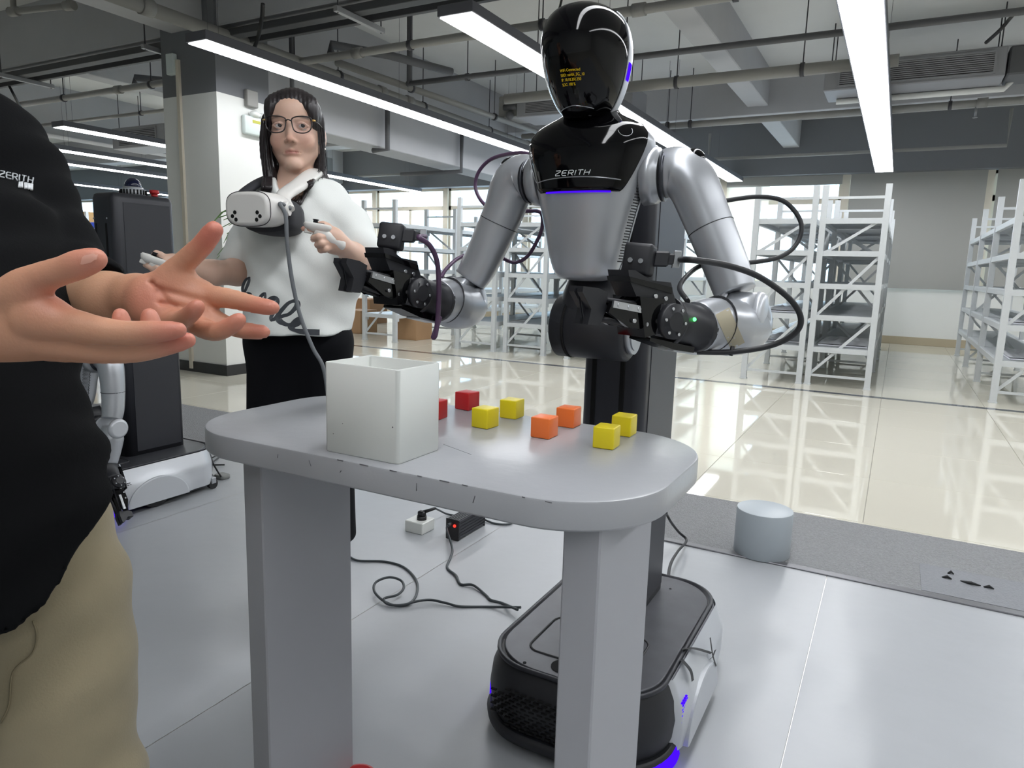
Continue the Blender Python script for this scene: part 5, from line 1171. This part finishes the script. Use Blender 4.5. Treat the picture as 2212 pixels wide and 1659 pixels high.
obj('hair_strands', hl, M_hair, ho)['kind'] = 'stuff'
# hand controllers
def controller(c, d, up, label):
    c = Vector(c); d, u, s_ = basis(d, up); t = thing('hand_controller', c, label, 'controller', 'hand controllers of the woman')
    L = lambda a, b, q: c+d*a+s_*b+u*q
    obj('grip', MB().tube(spline([L(.005, 0, -.005), L(-.03, 0, -.02), L(-.065, 0, -.034), L(-.075, 0, -.037)], 4), [.019, .0185, .018, .0175, .017, .0165, .016, .0155, .015, .0145, .013, .011, .008], 16), M_hs, t)
    obj('head_plate', MB().loft([[L(x, y, z) for x, y in sup(w_, h_, 24, 2.4)] for z, w_, h_ in ((-.012, .020, .014), (-.004, .033, .022), (.006, .036, .024), (.010, .033, .022), (.011, .02, .014))]), M_hs, t)
    obj('button_plate', MB().cyl(L(-.002, 0, .0105), L(-.002, 0, .0125), .015, 18), M_gblk, t)
    obj('thumb_stick', MB().cyl(L(.006, .006, .0125), L(.006, .006, .019), .006, 14).cyl(L(.006, .006, .019), L(.006, .006, .021), .008, 14), M_mblk, t); obj('trigger', MB().obox(L(.022, 0, -.012), d, s_, u, .010, .008, .006, .002), M_hs, t)
controller(p(686, 492, -.215), BU*-.9-BV*.35+BZ*.12, (0, 0, 1), 'white controller held at chest height in her raised hand')
controller(p(334, 563, -.195), BU*-.9-BV*.3+BZ*.35, (0, 0, 1), 'white controller in her outstretched hand before the dark column')

# ================================================================== the man
DM = .98
def WB(U, D, z): return BU*U+BV*D+BZ*z
m = lambda x, y, d: np.array(at(x, y, d))
mf = Vector((m(40, 900, .90)[0], m(40, 900, .90)[1], 0)); 
Mn = thing('person', mf, 'man in black t-shirt and khaki trousers gesturing with both open hands', 'person')
lo = np.array([-.62, -.52, .0])
v = Vol(np.array(mf), axis([(-.50, -.20, .006), (-.20, .42, .0021)]), axis([(-.50, -.06, .0021), (-.06, .34, .006)]), axis([(0, .55, .012), (.55, .86, .007), (.86, 1.20, .0021), (1.20, 1.66, .006)]))
# trunk, neck, head and legs under the clothes
nk = m(-165, 190, 1.02); v.cap(WB(-.87, 1.0, 1.20), nk, .05, .053, .03)
hH, hRm, tm = head_prims(v, m(-235, 5, .95), -BV+BU*.25, BU+BV*.25, 1.0)
v.cap(hH(0, -.09, -.07), nk, .056, .058, .02); v.cap(WB(-.96, .84, 1.23), m(-110, 350, 1.02), .046, .040, .03)
v.cap(WB(-.87, .96, 1.20), WB(-.74, .96, 1.08), .09, .09, .03); v.cap(WB(-.74, .96, 1.12), WB(-.64, .78, .82), .088, .085, .04); v.cap(WB(-.64, .79, .82), WB(-.62, .82, .74), .08, .075, .03)
for x, q in ((-150, -.10), (98, .085)):
    b0 = np.array(mf)+BU*q; v.chain([m(x-30, 1200, .85), m(x, 1300, .835), m(x+20, 1480, .83), m(x+40, 1700, .84), np.array([b0[0]+.02, b0[1], .05])], [.065, .065, .06, .052, .04], .02)
# his left arm (image right)
v.chain([m(-80, 352, 1.02), m(30, 470, 1.01), m(96, 615, .975)], [.040, .040, .038], .02)
v.chain([m(92, 630, .97), m(160, 652, .93), m(235, 648, .89), m(300, 640, .865)], [.042, .041, .032, .0255], .02)
# palm of the left hand, open towards the camera
v.chain([m(296, 640, .865), m(330, 645, .855)], [.026, .026], .012)
v.ell(m(375, 642, .85), (.048, .017, .031), .015, np.stack([BU*.97-BZ*.12, BV*.95+BZ*.2, BZ*.95-BV*.2]))
v.ell(m(318, 648, .842), (.018, .013, .024), .012); v.ell(m(372, 604, .84), (.030, .015, .019), .012, np.stack([BU*.75+BZ*.66, BV, BZ*.75-BU*.66]))
v.chain([m(330, 640, .85), m(440, 640, .845)], [.022, .0150], .012); v.chain([m(330, 655, .85), m(436, 660, .842)], [.022, .0145], .012); v.chain([m(325, 665, .85), m(405, 685, .838)], [.020, .014], .012); v.chain([m(322, 668, .85), m(362, 690, .835)], [.018, .0135], .012)
FL = {'thumb': ([(352, 612, .845), (398, 567, .835), (436, 531, .825), (462, 497, .815)], [.0165, .0130, .0118, .0108]), 'index': ([(440, 640, .845), (490, 644, .835), (538, 655, .825), (570, 662, .818), (590, 665, .814)], [.0140, .0118, .0102, .0090, .0074]),
      'middle': ([(430, 668, .842), (468, 692, .840), (515, 711, .838), (548, 716, .835), (570, 717, .833)], [.0140, .0112, .0100, .0090, .0076]), 'ring': ([(400, 686, .838), (440, 710, .825), (470, 716, .808), (500, 703, .800), (517, 690, .797)], [.0135, .0112, .0102, .0092, .0076]),
      'little': ([(362, 692, .835), (388, 692, .815), (408, 681, .797), (420, 669, .788), (427, 661, .784)], [.0125, .0105, .0094, .0084, .0070])}
for pts, rs in FL.values():
    P = spline([m(*q) for q in pts], 3); R_ = [float(np.interp(i/3, range(len(rs)), rs)) for i in range(len(P))]; v.chain(P, R_, .003)
for a, b in ((( 440, 640, .845), (430, 664, .842)), ((430, 668, .842), (400, 684, .838)), ((400, 686, .838), (364, 690, .835))): v.cap(m(*a), m(*b), .012, .012, .008)
for a, b in (((345, 625, .828), (445, 652, .826)), ((350, 655, .828), (430, 672, .826)), ((330, 612, .83), (360, 650, .824))): v.cap(m(*a), m(*b), .0022, .0018, .006, True)
# his right arm comes in from the left edge; hand seen from the thumb side, palm up
v.chain([WB(-.96, .82, 1.22), WB(-.90, .74, 1.12), WB(-.745, .63, .985)], [.05, .046, .044], .02)
v.chain([WB(-.745, .63, .985), m(-420, 765, .605), m(-150, 725, .612), m(-50, 706, .625)], [.044, .043, .034, .0285], .02)
v.chain([m(-50, 706, .625), m(0, 706, .625)], [.0285, .029], .012)
v.ell(m(55, 712, .628), (.045, .030, .0265), .015); v.ell(m(20, 668, .612), (.030, .017, .020), .014); v.ell(m(110, 722, .635), (.036, .030, .0195), .014)
FR = {'thumb': ([(-5, 672, .612), (40, 628, .602), (80, 604, .596), (140, 583, .590), (172, 571, .587), (206, 560, .585)], [.0185, .0150, .0125, .0110, .0112, .0092]), 'index': ([(75, 690, .61), (150, 702, .604), (205, 713, .600), (265, 720, .597), (330, 717, .595), (385, 713, .593)], [.0200, .0142, .0120, .0103, .0090, .0068]),
      'middle': ([(80, 728, .622), (150, 745, .617), (220, 755, .614), (290, 757, .612), (350, 747, .611), (405, 735, .610)], [.0190, .0135, .0115, .0102, .0090, .0070]), 'ring': ([(80, 735, .645), (170, 752, .645), (250, 757, .648), (310, 745, .652), (326, 712, .655), (323, 682, .656)], [.018, .0130, .0110, .0098, .0086, .0072]),
      'little': ([(70, 735, .665), (140, 745, .668), (200, 748, .672), (245, 735, .676), (262, 705, .678), (260, 680, .678)], [.017, .0120, .0100, .0090, .0080, .0066])}
for pts, rs in FR.values():
    P = spline([m(*q) for q in pts], 3); R_ = [float(np.interp(i/3, range(len(rs)), rs)) for i in range(len(P))]; v.chain(P, R_, .003)
v.cap(m(60, 640, .605), m(100, 668, .606), .010, .008, .02)
red = (196, 112, 98); tm += [(m(*q[0][-1]), .024, red, .6) for q in list(FL.values())+list(FR.values())]
tm += [(m(350, 650, .83), .035, (206, 134, 112), .5), (m(318, 648, .83), .026, (200, 118, 100), .55), (m(430, 660, .83), .03, (208, 140, 116), .4), (m(120, 640, .6), .022, (196, 116, 100), .5), (m(450, 510, .81), .03, (190, 100, 88), .5), (m(210, 648, .9), .06, (168, 140, 112), .6)]
mb_ = vol_obj('body', v, M_skin2, Mn, (192, 142, 114), tm); del v
eyes(mb_[0], hH, hRm)
# the thumbnail that the photograph shows, lying on the thumb
bvh = BVHTree.FromPolygons([tuple(q) for q in mb_[1]], [tuple(q) for q in mb_[2]]); cp = Vector((0, 0, CAM_H))
def nail(x0, y0, x1, y1, hw_):
    rows = []
    for t in np.linspace(0, 1, 9):
        k = hw_*min(1, (math.sin(PI*min(1, .12+t*.95)))**.5+.15 if t < .9 else .62); rows.append([on_cloth(x0+(x1-x0)*t+(y1-y0)*q*k/30, y0+(y1-y0)*t+q*k, .0005) for q in (-1, -.5, 0, .5, 1)])
    if all(q is not None for r in rows for q in r): obj('nail', MB().grid(rows), mat('fingernail', (206, 152, 134), .3), mb_[0])
nail(176, 563, 210, 555, 9.5)
# black t-shirt
v = Vol(np.array(mf), axis([(-.48, .22, .005)]), axis([(-.42, .34, .006)]), axis([(.55, 1.34, .005)]))
v.cap(WB(-.96, .84, 1.235), m(-60, 322, 1.02), .074, .074, .04); v.cap(WB(-.93, .86, 1.16), m(-120, 440, 1.0), .10, .10, .04); v.ell(m(-170, 470, 1.0), (.185, .125, .20), .05); v.ell(m(-150, 690, .95), (.155, .125, .19), .05)
v.chain([WB(-.70, .90, 1.06), WB(-.66, .82, .97), WB(-.645, .77, .90), WB(-.64, .755, .84), WB(-.635, .75, .79), WB(-.63, .75, .68)], [.130, .128, .132, .146, .180, .186], .03)
v.chain([m(-60, 322, 1.02), m(-20, 336, 1.02), m(24, 398, 1.01), m(98, 552, .98), m(146, 622, .955)], [.073, .073, .073, .068, .058], .02)
v.chain([m(110, 580, .97), m(168, 625, .945), m(180, 630, .94)], [.06, .056, .052], .02)
v.chain([WB(-.96, .82, 1.22), WB(-.92, .765, 1.15), WB(-.865, .715, 1.085)], [.074, .076, .076], .03)
# slanting hem
h0, h1 = m(224, 1090, .80), m(0, 1365, .685)
nn = np.cross(h1-h0, BU); nn = nn/np.linalg.norm(nn); nn = nn if nn[2] < 0 else -nn
v.cut(h0, nn); v.cap(m(200, 640, .94), m(330, 640, .86), .040, .05, .008, True); v.cap(m(-165, 215, .98), m(-160, 150, 1.02), .07, .09, .01, True)
v.warp(lambda x, y, z: .0022*np.sin(x*46+z*22)+.0020*np.sin(z*60-x*55+y*20)+.0016*np.sin(x*90-z*75))
M_tshirt = mat('black cotton', (7, 8, 10), .95, bump=.08, bscale=260, spec=.15)
ts, SP, SQ = vol_obj('t_shirt', v, M_tshirt, Mn, smooth_it=3); del v
bvh = BVHTree.FromPolygons([tuple(q) for q in SP], [tuple(q) for q in SQ])
# chest lettering on the t-shirt
def shirt_fn(x, y):
    q = on_cloth(34+x*.97+y*.0, 385+x*.20-y, .002); return q if q is not None else Vector(m(34+x, 385-y, .9))
obj('chest_lettering', ZERITH_WORD[0](shirt_fn, 74, 13, .0009), mat('grey shirt print', (170, 174, 178), .7), ts)
bl = MB()
for x0, w_, h_ in ((43, 9, 12), (54, 6, 12), (61, 5, 12), (67, 5, 14)):
    for dx in np.linspace(-w_/2+1, w_/2-1, 3): bl.tube([on_cloth(x0+dx, 402+(x0-50)*.2-h_/2+1, .002) or m(x0, 402, .9), on_cloth(x0+dx-1, 402+(x0-50)*.2+h_/2, .002) or m(x0, 402, .9)], .0010, 6)
obj('chest_badge', bl, mat('pale shirt print', (206, 209, 212), .7), ts)
# khaki trousers
v = Vol(np.array(mf), axis([(-.34, .26, .006)]), axis([(-.24, .26, .006)]), axis([(.03, .86, .006)]))
v.ell(m(-25, 1165, .83), (.130, .105, .14), .03)
for x, q, r in ((96, .085, .088), (-150, -.10, .092)):
    b0 = np.array(mf)+BU*q; v.chain([m(x-22, 1180, .84), m(x, 1290, .83), m(x+20, 1480, .83), m(x+40, 1700, .84), np.array([b0[0]+.02, b0[1], .05])], [r-.004, r, r-.002, r-.006, .075], .02)
v.cut(np.array(mf)+np.array([0, 0, .08]), (0, 0, -1.0)); v.cut(WB(-.63, .8, .835), (0, 0, 1.0))
v.warp(lambda x, y, z: .0030*np.sin(z*38-x*30+np.sin(x*21+z*13)*1.6)*np.clip((.62-z)*5, .2, 1)+.0016*np.sin(z*62-x*48+np.sin(x*34+z*11)*1.8)+.0013*np.sin(x*95-z*40+np.sin(z*23)*1.4))
M_khaki = mat('khaki cotton', (140, 129, 104), .85, noise=.08, nscale=30, bump=.1, bscale=400, sheen=.15)
tr_, KP, KQ = vol_obj('trousers', v, M_khaki, Mn, smooth_it=2); del v
bvh = BVHTree.FromPolygons([tuple(q) for q in KP], [tuple(q) for q in KQ])
fy = [on_cloth(x, y, .002) for x, y in spline([(72, 1340), (80, 1370), (70, 1410), (30, 1450), (22, 1520), (4, 1560)], 5)]; fy = [q for q in fy if q is not None]
if len(fy) > 2: obj('fly_seam', MB().tube(fy, .0010, 6), mat('khaki seam', (120, 110, 86), .85), tr_)
for q in (-.10, .10):
    c0 = np.array(mf)+BU*q; b = MB()
    b.loft([[Vector(c0)+Vector(BU*(w_*math.cos(a))-BV*(l_*math.sin(a)+.05))+Vector((0, 0, z)) for a in np.linspace(0, 2*PI, 24, endpoint=False)] for z, w_, l_ in ((.006, .046, .135), (.009, .05, .14), (.03, .05, .14), (.06, .045, .125), (.09, .042, .09), (.10, .036, .07))]); obj('shoe', b, mat('dark shoe', (40, 40, 44), .5), Mn)
v = Vol(np.array(mf), axis([(-.38, .06, .005)]), axis([(-.12, .24, .005)]), axis([(1.2, 1.62, .005)]))
v.ell(hH(0, -.100, .040), (.081, .098, .082), .01, hRm); v.ell(hH(0, -.02, -.03), (.064, .07, .075), .01, hRm, True); v.cap(hH(0, .02, .0), hH(0, .02, .03), .062, .058, .01, True)
vol_obj('hair', v, M_hair, Mn); del v
